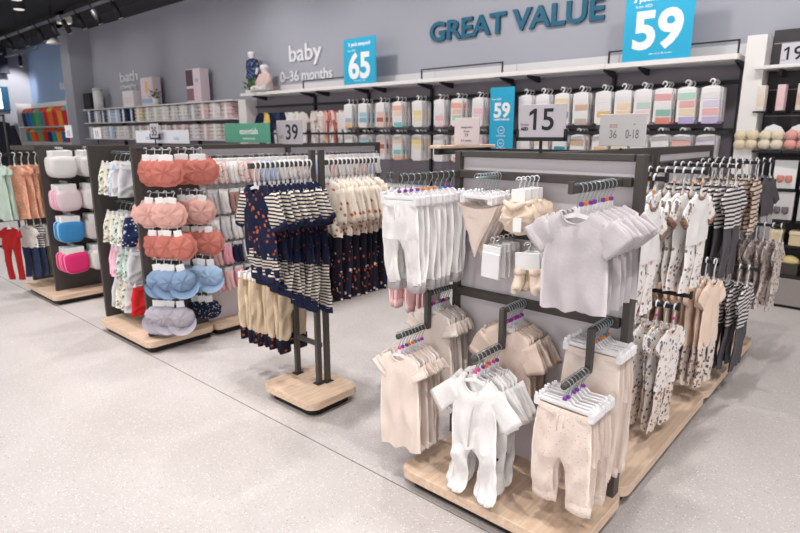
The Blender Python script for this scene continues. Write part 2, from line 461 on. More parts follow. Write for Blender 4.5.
# ---- hangers
def hook_pts(zb, r=.019):
    pts = [(r * math.cos(a), 0, r * math.sin(a)) for a in [math.radians(d) for d in range(200, -61, -20)]]
    pts = [(-p[0], 0, p[2]) for p in pts]
    return [(-p[0], p[1], p[2]) for p in pts] + [(0.004, 0, -.03), (0, 0, -.04), (0, 0, zb)]
HCACHE = {}
def hanger(kind='shirt', marker=None, w=.105):
    ck = (kind, marker.name if marker else None, w)
    if ck in HCACHE: return HCACHE[ck]
    P = []
    if kind in ('shirt', 'plastic'):
        pts = []; dz = -.022 if kind == 'plastic' else 0
        n = 10
        top = []; bot = []
        for i in range(n + 1):
            u = -1 + 2 * i / n; a = abs(u)
            z = -.083 + dz - .030 * a ** 1.3; hh = .012 - .004 * a
            top.append((u * w, z + .004)); bot.append((u * w, z - hh))
        mb = MB().poly(top + bot[::-1], -.002, .002)
        mb.box(-.008, .008, -.003, .003, -.09 + dz, -.062 + dz)
        P.append(('shoulder_bar', M(mb, 'shoulder_bar', WHITEPL), []))
        zb = -.064 + dz
    else:
        mb = MB().cbox(-w, w, -.005, .005, -.088, -.072, .002)
        mb.poly([(-.03, -.074), (.03, -.074), (.012, -.058), (-.012, -.058)], -.004, .004)
        P.append(('bar', M(mb, 'bar', WHITEPL), []))
        for s in (-1, 1):
            c = MB().cbox(s * w - .012, s * w + .012, -.013, .013, -.110, -.072, .004)
            c.cbox(s * w - .007, s * w + .007, -.016, -.010, -.085, -.056, .003)
            P.append(('clip', M(c, 'clip', WHITEPL), []))
        zb = -.060
    P.append(('hook', M(MB().tube(hook_pts(zb), .0042 if kind == 'plastic' else .0020, 6), 'hook', WHITEPL if kind == 'plastic' else STEEL, True), []))
    if marker:
        P.append(('size_marker', M(MB().cbox(-.0085, .0085, -.005, .005, -.062, -.047, .003), 'size_marker', marker), []))
    HCACHE[ck] = P
    return P

def stack(n, start, step, rz, parts_fn, name, what, cat, group, hang='shirt', hw=.095, markers=(None,), where='', hangers=True, jit=4, side=0, tilt=4):
    """n garments on n hangers; start = rod point of the frontmost one; step = vector to the next one behind it"""
    sx, sy, sz = start
    for i in range(n):
        loc = (sx + step[0] * i, sy + step[1] * i, sz + step[2] * i)
        r = (math.radians(random.uniform(-tilt, tilt)) * .6, math.radians(random.uniform(-tilt, tilt)) * .5, rz + math.radians(random.uniform(-jit, jit)))
        w = what(i) if callable(what) else what
        nm = name(i) if callable(name) else name
        spawn(nm, parts_fn(i), f'{ORD[i]} {w} {where}'.strip(), cat, loc, r, group)
        if hangers:
            spawn('clothes_hanger', hanger(hang, markers[i % len(markers)], hw), f'white plastic hanger of the {ORD[i]} {w}', 'hanger', loc, r, 'hangers of the ' + group)

# ------------------------------------------------------------------ the room
structure('floor', MB().box(-30, 6, -6, 12, -.1, 0), terrazzo())
GROOVE = mat('floor_joint', srgb(120, 114, 112), .8)
structure('trim_1', MB().box(-30, 6, 1.797, 1.803, 0, .0008), GROOVE)
WALLM = mat('grey_wall_paint', srgb(163, 164, 174), .8, bump=.05, bscale=60)
structure('wall_back', MB().box(-17.25, 6, 6.75, 6.95, 0, 5), WALLM)
structure('trim_2', MB().box(-17.6, -17.02, 6.2, 6.95, 0, 5), WALLM)
structure('wall_rear', MB().box(-22.6, -17.6, 6.9, 7.1, 0, 5), mat('bluish_lit_wall', srgb(160, 182, 218), .8))  # bluish light on this wall is put into its colour
structure('wall_left', MB().box(-23.2, -22.6, -6, 7.1, 0, 5), WALLM)
CEILM = mat('dark_ceiling_paint', srgb(66, 64, 68), .9)
structure('ceiling', MB().box(-30, 6, -6, 12, 4.75, 4.9), CEILM)
bm_ = MB()
structure('trim_3', MB().box(-24, 6, 6.2, 6.75, 4.35, 4.75), CEILM)
for i, yb in enumerate((1.2, 3.4)):
    structure('trim_%d' % (4 + i), MB().box(-24, 6, yb, yb + .35, 4.4, 4.75), mat('grey_beam_paint', srgb(112, 110, 114), .9))

# ------------------------------------------------------------------ display rack fixtures
def rod_mesh(a, b, r=.011, m=DARK): return M(MB().tube([a, b], r, 10), 'arm', m, True)
def bar(a, b, hw=.010, hh=.014):
    a, b = Vector(a), Vector(b); mb = MB()
    lo = [min(a[i], b[i]) for i in range(3)]; hi = [max(a[i], b[i]) for i in range(3)]
    for i in range(3):
        if hi[i] - lo[i] < .001:
            e = hh if i == 2 else hw; lo[i] -= e; hi[i] += e
    return mb.cbox(lo[0], hi[0], lo[1], hi[1], lo[2], hi[2], .002)

def base(t, x0, x1, y0, y1, r=.06, top=.10):
    put('base', M(MB().rprism(x0, x1, y0, y1, top - .048, top, r, .003, 8), 'base', OAK), t)
    put('plinth', M(MB().rprism(x0 + .035, x1 - .035, y0 + .035, y1 - .035, 0, top - .047, .04, .001, 4), 'plinth', PLINTH), t)

# --- A: end display facing the camera
A = thing('garment_display_stand', 'taupe two tier display stand with pale panel, hung with white and beige babywear', 'display stand', (-1.18, 2.25, 0))
def inA(name, mb, m, smooth=False):
    return put(name, M(mb.xf(Matrix.Translation((1.18, -2.25, 0))), name, m, smooth), A)
def toA(n):
    for o in A.children: pass
base_ = MB().rprism(-1.60, -.735, 1.80, 2.29, .052, .10, .06, .003, 8); inA('base', base_, OAK)
inA('plinth', MB().rprism(-1.56, -.775, 1.845, 2.27, 0, .053, .04, .001, 4), PLINTH)
for x in (-1.60, -.770): inA('post', MB().cbox(x - .015, x + .015, 2.215, 2.275, .10, 1.53, .003), DARK)
inA('top_bar', MB().cbox(-1.585, -.795, 2.225, 2.265, 1.503, 1.53, .003), DARK)
inA('back_panel', MB().box(-1.585, -.795, 2.246, 2.262, .10, 1.504), LILAC)
inA('rail', MB().cbox(-1.585, -.795, 2.212, 2.244, 1.408, 1.444, .003), DARK)
inA('rail', MB().cbox(-1.585, -.795, 2.212, 2.244, .845, .885, .003), DARK)
UA = 1.425
for x in (-1.595, -.835):
    inA('arm', bar((x, 1.79, UA), (x, 2.22, UA), .009, .014), DARK)
    inA('arm_end_stop', MB().cbox(x - .009, x + .009, 1.785, 1.797, UA - .014, UA + .028, .002), DARK)
for x in (-1.635, -1.225, -.835):
    a = MB().tube([(x, 2.235, .87), (x, 2.045, .87)], .0125, 10); inA('arm', a, DARK, True)
    inA('arm_drop', MB().cbox(x - .012, x + .012, 2.035, 2.065, .70, .885, .003), DARK)
    inA('arm', MB().tube([(x, 2.05, .715), (x, 1.835, .715)], .0125, 10), DARK, True)
for x, z in ((-1.37, 1.425), (-1.175, 1.425), (-1.12, 1.17), (-1.26, 1.17)):
    inA('prong', MB().tube([(x, 2.24, z), (x, 2.03, z)], .005, 6), STEEL, True)
inA('rail', MB().cbox(-1.585, -.795, 2.214, 2.244, 1.155, 1.185, .003), DARK)

# fabrics
F = lambda n, r, g, b, **k: fabric(n, srgb(r, g, b), **k)
white_f = F('white_cotton', 238, 235, 234)
offw_f = F('off_white_cotton', 232, 226, 222)
grey_f = F('pale_grey_jersey', 204, 197, 200)
beige_f = F('beige_cotton', 236, 220, 210)
beige2_f = F('pale_beige_cotton', 233, 220, 211)
taupe_f = F('sand_cotton', 228, 207, 194)
dots_f = F('dotted_peach_cotton', 237, 221, 210, pat='spot', c2=srgb(168, 136, 116), scale=75, thr=.12)
greycuff_f = F('mid_grey_cotton', 178, 172, 174)
MK = (PURPLE, PURPLE, ORANGE, BLUEM)

# A upper tee stack
tee = lambda i: garment('top', 'tee%d' % (i == 0), {'body': grey_f}, i % 4, L=.345, sw=.106, hem=.122, slen=.082, sang=38, sr0=.054, sr1=.054, scoop=.040, neck=.5, th=.015 if i == 0 else .010, fold=.007 if i == 0 else .005, hemwave=.003, dot=(i > 1))
stack(9, (-.835, 1.845, UA), (0, .036, 0), 0, tee, 'baby_tshirt', 'pale grey T-shirt', 'T-shirt', 'grey T-shirts on the upper arm', markers=(None, PURPLE, ORANGE, PURPLE, PURPLE), where='on the upper arm of the display')
# A upper white trousers
wtr = lambda i: garment('trousers', 'whitetr%d' % (i == 0), {'body': white_f, 'trim': white_f, 'cuff': greycuff_f}, i % 4, L=.355, w=.092, hip=.102, th=.014, fold=.008 if i == 0 else .005, rise=.16, lr1=.038, string=(i == 0))
stack(10, (-1.595, 1.80, UA), (0, .040, 0), 0, wtr, 'baby_trousers', 'white trousers with grey cuffs', 'trousers', 'white trousers on the upper arm', hang='clip', hw=.085, markers=(PURPLE, PURPLE, PURPLE, PURPLE, ORANGE, ORANGE, ORANGE, BLUEM), where='on the upper arm')
# bandana bibs
ban = lambda i: garment('bandana', 'ban%d' % (i % 2), {'body': beige_f if i % 4 < 3 else white_f}, i % 3, w=.098, L=.23, th=.012, hz=-.11)
stack(8, (-1.37, 2.045, UA), (0, .022, 0), 0, ban, 'bandana_bib', 'beige bandana bib', 'bib', 'bandana bibs on the prong', hang='clip', hw=.07, where='hanging from the upper rail')
# romper stack lower left
rmp = lambda i: garment('top', 'romper%d' % (i == 0), {'body': beige_f}, i % 4, L=.46, sw=.105, hem=.118, slen=.045, slope=.034, sang=52, sr0=.05, sr1=.056, scoop=.038, neck=.46, th=.014 if i == 0 else .007, hemwave=.004, fold=.008 if i == 0 else .005, dot=(i > 0))
stack(8, (-1.635, 1.848, .715), (0, .023, 0), 0, rmp, 'baby_romper', 'beige romper with flutter sleeves', 'romper', 'beige rompers on the lower arm', markers=(PINKM, PURPLE, PURPLE, ORANGE, ORANGE, BLUEM), where='on the lower arm')
top2 = lambda i: garment('top', 'sandtop', {'body': beige2_f}, i % 4, L=.40, sw=.108, hem=.126, fold=.004, slope=.034, slen=.055, sang=64, sr0=.05, sr1=.05, scoop=.035, th=.006, dot=True)
stack(8, (-1.635, 2.078, .87), (0, .019, 0), 0, top2, 'baby_blouse', 'pale beige top', 'top', 'pale beige tops on the step arm', markers=MK, where='above the beige rompers')
# middle: white sleepsuits, taupe bodysuits above
slp = lambda i: garment('sleepsuit', 'sleep%d' % (i == 0), {'body': white_f, 'trim': offw_f}, i % 5, L=.30, sw=.106, hem=.116, slen=.145, slope=.032, sang=(38 if i == 0 else 52), sr0=.050, sr1=.050, scoop=.062, neck=.56, th=.016 if i == 0 else .009, fold=.009 if i == 0 else .005, legL=.125, xi=.030, xo=.112, foot=.085, placket=True, dot=(i > 0))
stack(7, (-1.225, 1.85, .715), (0, .028, 0), 0, slp, 'sleepsuit', 'white footed sleepsuit', 'sleepsuit', 'white sleepsuits on the lower arm', markers=(PINKM, PINKM, PURPLE, ORANGE), where='on the middle lower arm', tilt=9, jit=6)
tb = lambda i: garment('top', 'taupeb%d' % (i == 0), {'body': taupe_f}, i % 4, L=.40, sw=.112, hem=.128, slope=.034, slen=.12, sang=58, sr0=.054, sr1=.048, scoop=.035, th=.012 if i == 0 else .006, fold=.007 if i == 0 else .004)
stack(8, (-1.225, 2.078, .87), (0, .019, 0), 0, tb, 'baby_bodysuit', 'sand short sleeved bodysuit', 'bodysuit', 'sand bodysuits on the step arm', markers=(PINKM, PURPLE, PURPLE), where='above the white sleepsuits')
# lower right trousers
dtr = lambda i: garment('trousers', 'dots%d' % (i == 0), {'body': dots_f}, i % 4, L=.375, w=.105, hip=.120, th=.018 if i == 0 else .009, fold=.008 if i == 0 else .004, rise=.20, lr1=.048, xi=.024, string=(i == 0), hz=-.092)
stack(7, (-.835, 1.855, .715), (0, .026, 0), 0, dtr, 'baby_trousers', 'peach dotted trousers', 'trousers', 'dotted trousers on the lower arm', hang='clip', hw=.108, markers=(PURPLE, PURPLE, None), where='on the lower arm of the display')
btr = lambda i: garment('trousers', 'beigetr%d' % (i == 0), {'body': beige_f}, i % 4, L=.50, w=.108, hip=.120, th=.015 if i == 0 else .008, fold=.007 if i == 0 else .004, rise=.20, lr1=.046)
stack(7, (-.835, 2.078, .87), (0, .022, 0), 0, btr, 'baby_trousers', 'plain beige trousers', 'trousers', 'beige trousers on the step arm', hang='clip', hw=.108, markers=(ORANGE, ORANGE, BLUEM), where='above the dotted trousers')

# hats with header on prong
def hat_parts(key, m, brim_m=None, r=.075, visor=False, seed=0, header=CARD, ruff=.012, squash=.62, zf=.72):
    ck = ('hat', key, seed)
    if ck in GCACHE: return GCACHE[ck]
    P = []
    mb = MB(); n = 32; R = []
    for i in range(7):
        a = PI / 2 * .96 * i / 6
        R.append([Vector((r * math.cos(a) * math.cos(2 * PI * k / n) * (1 + .05 * abs(math.sin(k * PI / n * 8)) + .03 * math.sin(k * 3 + seed)),
                          -(r * squash) * math.sin(a) * 1.0 + .004 * math.sin(5 * k + seed),
                          r * zf * math.cos(a) * math.sin(2 * PI * k / n) * (1 + .05 * abs(math.sin(k * PI / n * 8))))) for k in range(n)])
    mb.rings(R)
    T = Matrix.Translation((0, 0, -.115 - r * .5))
    P.append(('crown', M(mb.xf(T), 'crown', m, True), []))
    bm2 = MB()
    if visor:
        pts = []
        vs = []; K = 12
        for row in range(3):
            for k in range(K + 1):
                a = PI * k / K
                rr = r * (1.0 + .32 * row * math.sin(a) ** .7 / 1)
                vs.append((rr * math.cos(a) * (1 if row < 2 else .96), -.010 - .028 * row * math.sin(a), -rr * .85 * math.sin(a)))
        bm2.add(vs, [(q * (K + 1) + k, q * (K + 1) + k + 1, (q + 1) * (K + 1) + k + 1, (q + 1) * (K + 1) + k) for q in range(2) for k in range(K)])
        P.append(('visor', M(bm2.xf(T), 'visor', brim_m or m, True), []))
    else:
        R = []
        for q in range(4):
            rr = r * (.98 + .09 * q)
            R.append([Vector((rr * (1 + .018 * q * math.sin(k * 2 * PI / 30 * 10)) * math.cos(2 * PI * k / 30), .004 + .004 * q + ruff * q / 3 * math.sin(k * 2 * PI / 30 * 9 + seed), rr * zf * math.sin(2 * PI * k / 30))) for k in range(30)])
        bm2.rings(R, False)
        P.append(('brim', M(bm2.xf(T), 'brim', brim_m or m, True), []))
    hd = MB().cbox(-.030, .030, -.004, .004, -.088, -.035, .003)
    P.append(('header_card', M(hd, 'header_card', header), [('hook', M(MB().tube(hook_pts(-.036, .012), .0025, 5), 'hook', CLEARPL, True))]))
    GCACHE[ck] = P
    return P

def pegs(n, start, step, rz, fn, name, what, cat, group, where='', jit=7, roll=3):
    sx, sy, sz = start
    for i in range(n):
        loc = (sx + step[0] * i, sy + step[1] * i, sz + step[2] * i)
        r = (math.radians(random.uniform(-4, 4)), math.radians(random.uniform(-roll, roll)), rz + math.radians(random.uniform(-jit, jit)))
        spawn(name, fn(i), f'{ORD[i]} {what} {where}'.strip(), cat, loc, r, group)

cream_hat = F('cream_velour', 236, 216, 198)
def knot_hat(i):
    P = hat_parts('knot', cream_hat, r=.068, seed=i % 3, ruff=.008, squash=.7, zf=.85)
    if len(P) == 3:
        kn = MB().tube([(-.045, -.03, -.085), (-.02, -.045, -.10), (0, -.05, -.115)], [.010, .014, .008], 8).tube([(.045, -.03, -.085), (.02, -.045, -.10), (0, -.05, -.115)], [.010, .014, .008], 8)
        tg = MB().cbox(.010, .045, -.066, -.063, -.20, -.145, .001)
        P.append(('bow', M(kn, 'bow', cream_hat, True), [])); P.append(('price_tag', M(tg, 'price_tag', CARD), []))
    return P
pegs(5, (-1.175, 2.045, UA), (0, .036, 0), 0, knot_hat, 'baby_hat', 'cream velour baby hat with bow and tag', 'hat', 'cream hats on the prong', 'on the upper rail')

def bootie_parts(key, m, seed=0):
    ck = ('boot', key, seed)
    if ck in GCACHE: return GCACHE[ck]
    P = []
    for s in (-1, 1):
        b = MB().tube([(s * .03, 0, -.105), (s * .031, -.002, -.135), (s * .034, -.008, -.16), (s * .040, -.032, -.178), (s * .043, -.055, -.182)], [.020, .022, .025, .022, .012], 10)
        cf = MB().tube([(s * .03, 0, -.10), (s * .03, 0, -.122)], [.024, .024], 10)
        P.append(('bootie', M(b, 'bootie', m, True), [('cuff', M(cf, 'cuff', m, True))]))
    hd = MB().cbox(-.05, .05, -.003, .003, -.105, -.03, .003)
    P.append(('header_card', M(hd, 'header_card', CARD), [('hook', M(MB().tube(hook_pts(-.03, .012), .0025, 5), 'hook', CLEARPL, True))]))
    GCACHE[ck] = P
    return P
pegs(5, (-1.12, 2.04, 1.17), (0, .036, 0), 0, lambda i: bootie_parts('cream', cream_hat, i % 2), 'booties', 'pair of cream booties on a card', 'booties', 'cream booties', 'below the cream hats', 22, 14)

def card_parts(key, m, w=.05, h=.085):
    ck = ('card', key)
    if ck in GCACHE: return GCACHE[ck]
    P = [('pack', M(MB().cbox(-w, w, -.008, .008, -.04 - h * 1.6, -.055, .004), 'pack', m), []),
         ('header_card', M(MB().cbox(-w, w, -.004, .004, -.07, -.025, .003), 'header_card', CARD), [('hook', M(MB().tube(hook_pts(-.03, .010), .0022, 5), 'hook', CLEARPL, True))])]
    GCACHE[ck] = P
    return P
pegs(5, (-1.29, 2.05, 1.17), (0, .036, 0), 0, lambda i: card_parts('mit', CLEARBAG, .045, .08), 'mitten_pack', 'white mitten pack with a header card', 'pack', 'mitten packs', 'below the bandana bibs')

# --- B: long double sided gondolas behind A
def gondola(y0, y1, label, nposts=2):
    t = thing('shop_gondola', label, 'gondola', (-1.18, (y0 + y1) / 2, 0)); ox, oy = 1.18, -(y0 + y1) / 2
    def p(name, mb, m, smooth=False): return put(name, M(mb.xf(Matrix.Translation((ox, oy, 0))), name, m, smooth), t)
    p('base', MB().rprism(-1.60, -.735, y0, y1, .052, .10, .06, .003, 8), OAK)
    p('plinth', MB().rprism(-1.56, -.775, y0 + .04, y1 - .04, 0, .053, .04, .001, 4), PLINTH)
    for y in (y0 + .045, y1 - .045): p('post', MB().cbox(-1.205, -1.155, y - .02, y + .02, .10, 1.53, .003), DARK)
    p('top_bar', MB().cbox(-1.20, -1.16, y0 + .06, y1 - .06, 1.485, 1.53, .003), DARK)
    p('back_panel', MB().box(-1.188, -1.172, y0 + .06, y1 - .06, .10, 1.486), LILAC)
    for z in (1.43, .78):
        p('rail', MB().cbox(-1.215, -1.145, y0 + .06, y1 - .06, z - .015, z + .015, .003), DARK)
    return t, p
B1, pB1 = gondola(2.305, 3.585, 'taupe gondola behind the end display, hung with floral outfits')
B2, pB2 = gondola(3.60, 4.90, 'taupe gondola at the far end of the row, hung with striped outfits')
def armX(p, y, z, x1=-.66, x0=-1.15):
    p('arm', bar((x0, y, z), (x1, y, z), .008, .010), BLACK)
    p('arm_end_stop', MB().cbox(x1 - .006, x1 + .006, y - .011, y + .011, z - .014, z + .026, .002), BLACK)
UB = 1.425; LB = .79
floral_f = F('white_floral_cotton', 240, 234, 230, pat='spot', c2=srgb(138, 130, 138), c3=srgb(206, 178, 168), scale=36, thr=.33)
brown_f = F('brown_print_trim', 160, 128, 108, pat='spot', c2=srgb(90, 70, 60), scale=80, thr=.35)
floral2_f = F('cream_floral_cotton', 228, 214, 204, pat='spot', c2=srgb(98, 94, 100), c3=srgb(160, 120, 110), scale=40, thr=.36)
stripe_f = F('charcoal_striped_jersey', 226, 220, 218, pat='stripe', c2=srgb(66, 62, 66), period=.024, thr=.48)
char_f = F('charcoal_jersey', 92, 88, 92)
peach_f = F('peach_cotton', 244, 220, 202)
bstripe_f = F('beige_striped_jersey', 226, 206, 188, pat='stripe', c2=srgb(96, 82, 76), period=.03, thr=.35)
gprint_f = F('grey_beige_print', 214, 200, 194, pat='spot', c2=srgb(150, 138, 136), scale=36, thr=.4)
out1 = lambda i: garment('outfit', 'flor', {'body': white_f, 'sleeve': floral_f, 'leg': floral_f, 'trim': brown_f}, i % 3, hz=-.098, L=.25, sw=.112, hem=.135, slen=.10, sang=48, sr0=.045, sr1=.045, th=.013, legL=.28, cuff=True)
out2 = lambda i: garment('outfit', 'strp', {'body': stripe_f, 'leg': char_f}, i % 3, hz=-.098, L=.25, sw=.112, hem=.135, slen=.11, sang=42, sr0=.05, sr1=.046, th=.013, legL=.33)
out3 = lambda i: garment('outfit', 'bst', {'body': bstripe_f, 'leg': bstripe_f}, i % 3, hz=-.098, L=.24, sw=.10, hem=.11, slen=.05, sang=55, sr0=.04, sr1=.04, th=.012, legL=.16)
out4 = lambda i: garment('outfit', 'gry', {'body': char_f, 'leg': greycuff_f}, i % 3, hz=-.098, L=.28, sw=.10, hem=.115, slen=.16, sang=60, sr0=.045, sr1=.04, th=.013, legL=.28)
out5 = lambda i: garment('outfit', 'fl2', {'body': floral_f, 'leg': floral2_f, 'trim': peach_f}, i % 3, hz=-.098, L=.30, sw=.112, hem=.135, slen=.07, sang=45, sr0=.05, sr1=.05, th=.012, legL=.27)
out6 = lambda i: garment('outfit', 'pch', {'body': peach_f, 'leg': floral2_f}, i % 3, hz=-.098, L=.38, sw=.10, hem=.122, slen=.09, sang=50, sr0=.052, sr1=.05, th=.013, legL=.27)
out7 = lambda i: garment('outfit', 'bpr', {'body': gprint_f}, i % 3, hz=-.098, L=.28, sw=.10, hem=.115, slen=.10, sang=50, sr0=.05, sr1=.045, th=.013, legL=.24)
YM = (ORANGE, ORANGE, None, ORANGE, PINKM)
for y in (2.50, 3.10): armX(pB1, y, UB, -.755)
for y, z in ((2.88, LB), (3.08, LB + .015), (3.47, .92)): armX(pB1, y, z, -.755)
for y in (3.80, 4.40, 4.78): armX(pB2, y, UB, -.755)
for y, z in ((3.92, .82), (4.60, 1.0)): armX(pB2, y, z, -.61)
R90 = PI / 2
RB = R90 * .93
stack(9, (-.77, 3.10, UB), (-.042, 0, 0), RB, out1, 'baby_outfit', 'white outfit with floral legs and brown cuffs', 'outfit', 'floral outfits on the gondola', markers=YM, where='on the gondola', hang='plastic', jit=8)
stack(8, (-.80, 2.50, UB), (-.042, 0, 0), RB, out1, 'baby_outfit', 'white floral outfit', 'outfit', 'floral outfits next to the display', markers=YM, where='just behind the end display', hang='plastic', jit=8)
stack(9, (-.77, 3.80, UB), (-.042, 0, 0), RB, out2, 'baby_outfit', 'striped top with charcoal trousers', 'outfit', 'striped outfits on the upper gondola arm', where='on an upper arm', hang='plastic', jit=8)
stack(9, (-.77, 4.40, UB), (-.042, 0, 0), RB, out3, 'baby_romper', 'beige striped romper', 'romper', 'beige striped rompers', where='on an upper arm', hang='plastic', jit=8)
stack(9, (-.765, 4.78, UB), (-.042, 0, 0), RB, out4, 'baby_outfit', 'charcoal outfit with long sleeves', 'outfit', 'charcoal outfits', where='at the far end of the gondola row', hang='plastic', jit=8)
stack(9, (-.77, 2.88, LB), (-.042, 0, 0), RB, out5, 'baby_outfit', 'white floral short sleeved outfit', 'outfit', 'floral outfits on the lower gondola arm', markers=(PINKM, None), where='on a lower arm', hang='plastic', jit=8)
stack(9, (-.75, 3.47, .92), (-.042, 0, 0), R90, out6, 'baby_outfit', 'peach top with floral leggings', 'outfit', 'peach outfits', where='on a lower arm', hang='plastic', jit=8)
stack(9, (-.66, 3.92, .82), (-.048, 0, 0), RB, out2, 'baby_outfit', 'striped top and charcoal leggings set', 'outfit', 'striped outfits on the lower gondola arm', where='on a lower arm', hang='plastic', jit=8)
stack(9, (-.62, 4.60, 1.0), (-.048, 0, 0), RB, out7, 'baby_outfit', 'beige and grey printed outfit', 'outfit', 'printed outfits at the end of the row', where='on the last lower arm', hang='plastic', jit=8)
# the gondola's far side
pale_pink = F('pale_pink_cotton', 240, 204, 204); pale_blue = F('pale_blue_cotton', 196, 214, 232)
pp = lambda i: garment('outfit', 'ppk', {'body': [white_f, pale_pink, offw_f][i % 3], 'leg': [white_f, pale_pink, offw_f][i % 3]}, i % 3, hz=-.098, L=.30, sw=.105, hem=.12, slen=.14, sang=55, sr0=.045, sr1=.04, th=.013, legL=.26)
for p_, y, z, nm in ((pB1, 2.50, 1.42, 'hung beside the end display'), (pB1, 3.02, 1.42, 'hung halfway along the gondola'), (pB2, 3.85, 1.42, 'hung on the far gondola')):
    p_('arm', bar((-1.21, y, z), (-1.70, y, z), .011, .014), BLACK)
    stack(8, (-1.68, y, z), (.052, 0, 0), -R90, pp, 'baby_outfit', 'white and pink long sleeved outfit', 'outfit', 'pastel outfits on the hidden side', where=nm, hang='plastic', jit=6, markers=(BLUEM, None))
pB1('arm', bar((-1.21, 2.36, .95), (-1.72, 2.36, .95), .011, .014), BLACK)
ppk = lambda i: garment('trousers', 'pinktr', {'body': pale_pink}, i % 3, L=.54, w=.095, hip=.10, th=.012, rise=.15, lr1=.036)
inA('arm', bar((-2.02, 2.19, 1.40), (-1.62, 2.19, 1.40), .009, .013), DARK)
stack(7, (-1.99, 2.19, 1.40), (.045, 0, 0), -R90 * .9, ppk, 'baby_trousers', 'pale pink trousers', 'trousers', 'pink trousers', hang='clip', hw=.09, where='behind the white trousers')

# --- R: free standing T rack
R = thing('garment_rack', 'free standing taupe rack on a square oak base holding navy fox outfits', 'clothes rack', (-2.6, 2.12, 0))
def inR(name, mb, m, smooth=False): return put(name, M(mb.xf(Matrix.Translation((2.6, -2.12, 0))), name, m, smooth), R)
inR('base', MB().rprism(-2.86, -2.375, 1.93, 2.32, .052, .10, .07, .003, 8), OAK)
inR('plinth', MB().rprism(-2.82, -2.415, 1.97, 2.28, 0, .053, .05, .001, 4), PLINTH)
for x, y, z in ((-2.575, 2.16, 1.52), (-2.56, 2.215, 1.52), (-2.80, 2.175, 1.05)):
    inR('post', MB().cbox(x - .0125, x + .0125, y - .018, y + .018, .10, z, .003), DARK)
    inR('foot_plate', MB().cbox(x - .026, x + .026, y - .03, y + .03, .10, .106, .002), BLACK)
inR('cross_bar', MB().cbox(-2.80, -2.56, 2.165, 2.185, .335, .365, .003), DARK)
inR('cross_bar', MB().cbox(-2.80, -2.56, 2.165, 2.185, 1.02, 1.05, .003), DARK)
inR('arm', bar((-2.57, 1.735, 1.445), (-2.57, 2.15, 1.445), .011, .014), DARK)
inR('arm', bar((-2.57, 2.22, 1.445), (-2.57, 2.68, 1.445), .011, .014), DARK)
inR('arm', bar((-3.30, 2.175, .79), (-2.80, 2.175, .79), .010, .013), DARK)
fox_f = fabric('navy_fox_print', srgb(34, 38, 62), 'spot', srgb(192, 108, 74), srgb(150, 80, 60), scale=28, thr=.27)
navstripe_f = fabric('cream_navy_stripe', srgb(226, 216, 202), 'stripe', srgb(36, 38, 60), period=.019, thr=.46)
navy_f = F('navy_jersey', 36, 40, 66)
oat_f = F('oatmeal_jersey', 216, 196, 170)
creamfox_f = F('cream_rust_floral', 236, 226, 212, pat='spot', c2=srgb(190, 110, 84), scale=26, thr=.27)
navyflor_f = F('dark_floral', 40, 38, 52, pat='spot', c2=srgb(190, 96, 70), c3=srgb(220, 200, 180), scale=30, thr=.26)
nav0 = garment('outfit', 'nav0', {'body': fox_f, 'sleeve': navstripe_f, 'leg': navstripe_f, 'trim': navy_f}, 0, hz=-.098, L=.38, sw=.105, hem=.135, slen=.17, sang=66, sr0=.042, sr1=.036, scoop=.045, neck=.5, th=.016, fold=.007, legL=.11, xi=.004, cuff=True, legcuff=True)
nav = lambda i: nav0 if i == 0 else garment('outfit', 'nav%d' % i, {'body': fox_f, 'sleeve': navstripe_f, 'leg': navstripe_f, 'trim': navy_f}, i % 3, hz=-.098, L=.38 + .008 * i, sw=.105, hem=.125, slen=.17, sang=[58, 50, 66, 54, 62][i % 5], sr0=.047, sr1=.042, scoop=.045, neck=.5, th=.014, fold=.008, legL=.13 + .014 * i, xi=.004, cuff=True, legcuff=True)
stack(13, (-2.57, 1.765, 1.445), (0, .031, 0), 0, nav, 'baby_outfit', 'navy fox print outfit with striped sleeves', 'outfit', 'navy fox outfits on the rack', hang='plastic', where='on the rack', jit=6)
ctop = lambda i: garment('outfit', 'cfl', {'body': creamfox_f, 'leg': navyflor_f}, i % 3, hz=-.098, L=.33, sw=.105, hem=.13, slen=.20, sang=73, sr0=.045, sr1=.040, th=.014, fold=.007, legL=.42)
stack(12, (-2.57, 2.27, 1.445), (0, .034, 0), 0, ctop, 'baby_outfit', 'cream floral top with dark floral trousers', 'outfit', 'cream floral outfits on the rack', hang='plastic', where='on the rack', jit=6)
oat = lambda i: garment('trousers', 'oat', {'body': oat_f, 'cuff': navyflor_f}, i % 3, L=.36, w=.10, hip=.115, th=.018, fold=.010, rise=.16, lr1=.048, cuffL=.085, cuffS=1.06)
stack(9, (-2.835, 2.175, .79), (-.052, 0, 0), R90, oat, 'baby_leggings', 'oatmeal leggings with dark cuffs', 'leggings', 'oatmeal leggings', hang='clip', hw=.09, where='under the navy outfits', jit=8)

# --- G2: accessories gondola
def fin(name_label, x, y0, y1, zt=1.52):
    pass
G2 = thing('accessory_gondola', 'taupe accessory gondola on an oak base hung with bonnets, caps and socks', 'gondola', (-4.5, 2.2, 0))
def inG(name, mb, m, smooth=False): return put(name, M(mb.xf(Matrix.Translation((4.5, -2.2, 0))), name, m, smooth), G2)
inG('base', MB().rprism(-4.95, -4.06, 1.785, 2.345, .052, .10, .06, .003, 8), OAK)
inG('plinth', MB().rprism(-4.91, -4.10, 1.825, 2.33, 0, .053, .04, .001, 4), PLINTH)
inG('base', MB().rprism(-4.95, -4.05, 2.352, 4.42, .052, .10, .05, .003, 8), OAK)
inG('plinth', MB().rprism(-4.91, -4.09, 2.38, 4.38, 0, .053, .04, .001, 4), PLINTH)
inG('side_panel', MB().cbox(-4.975, -4.945, 1.855, 2.36, .10, 1.52, .003), TAUPE)
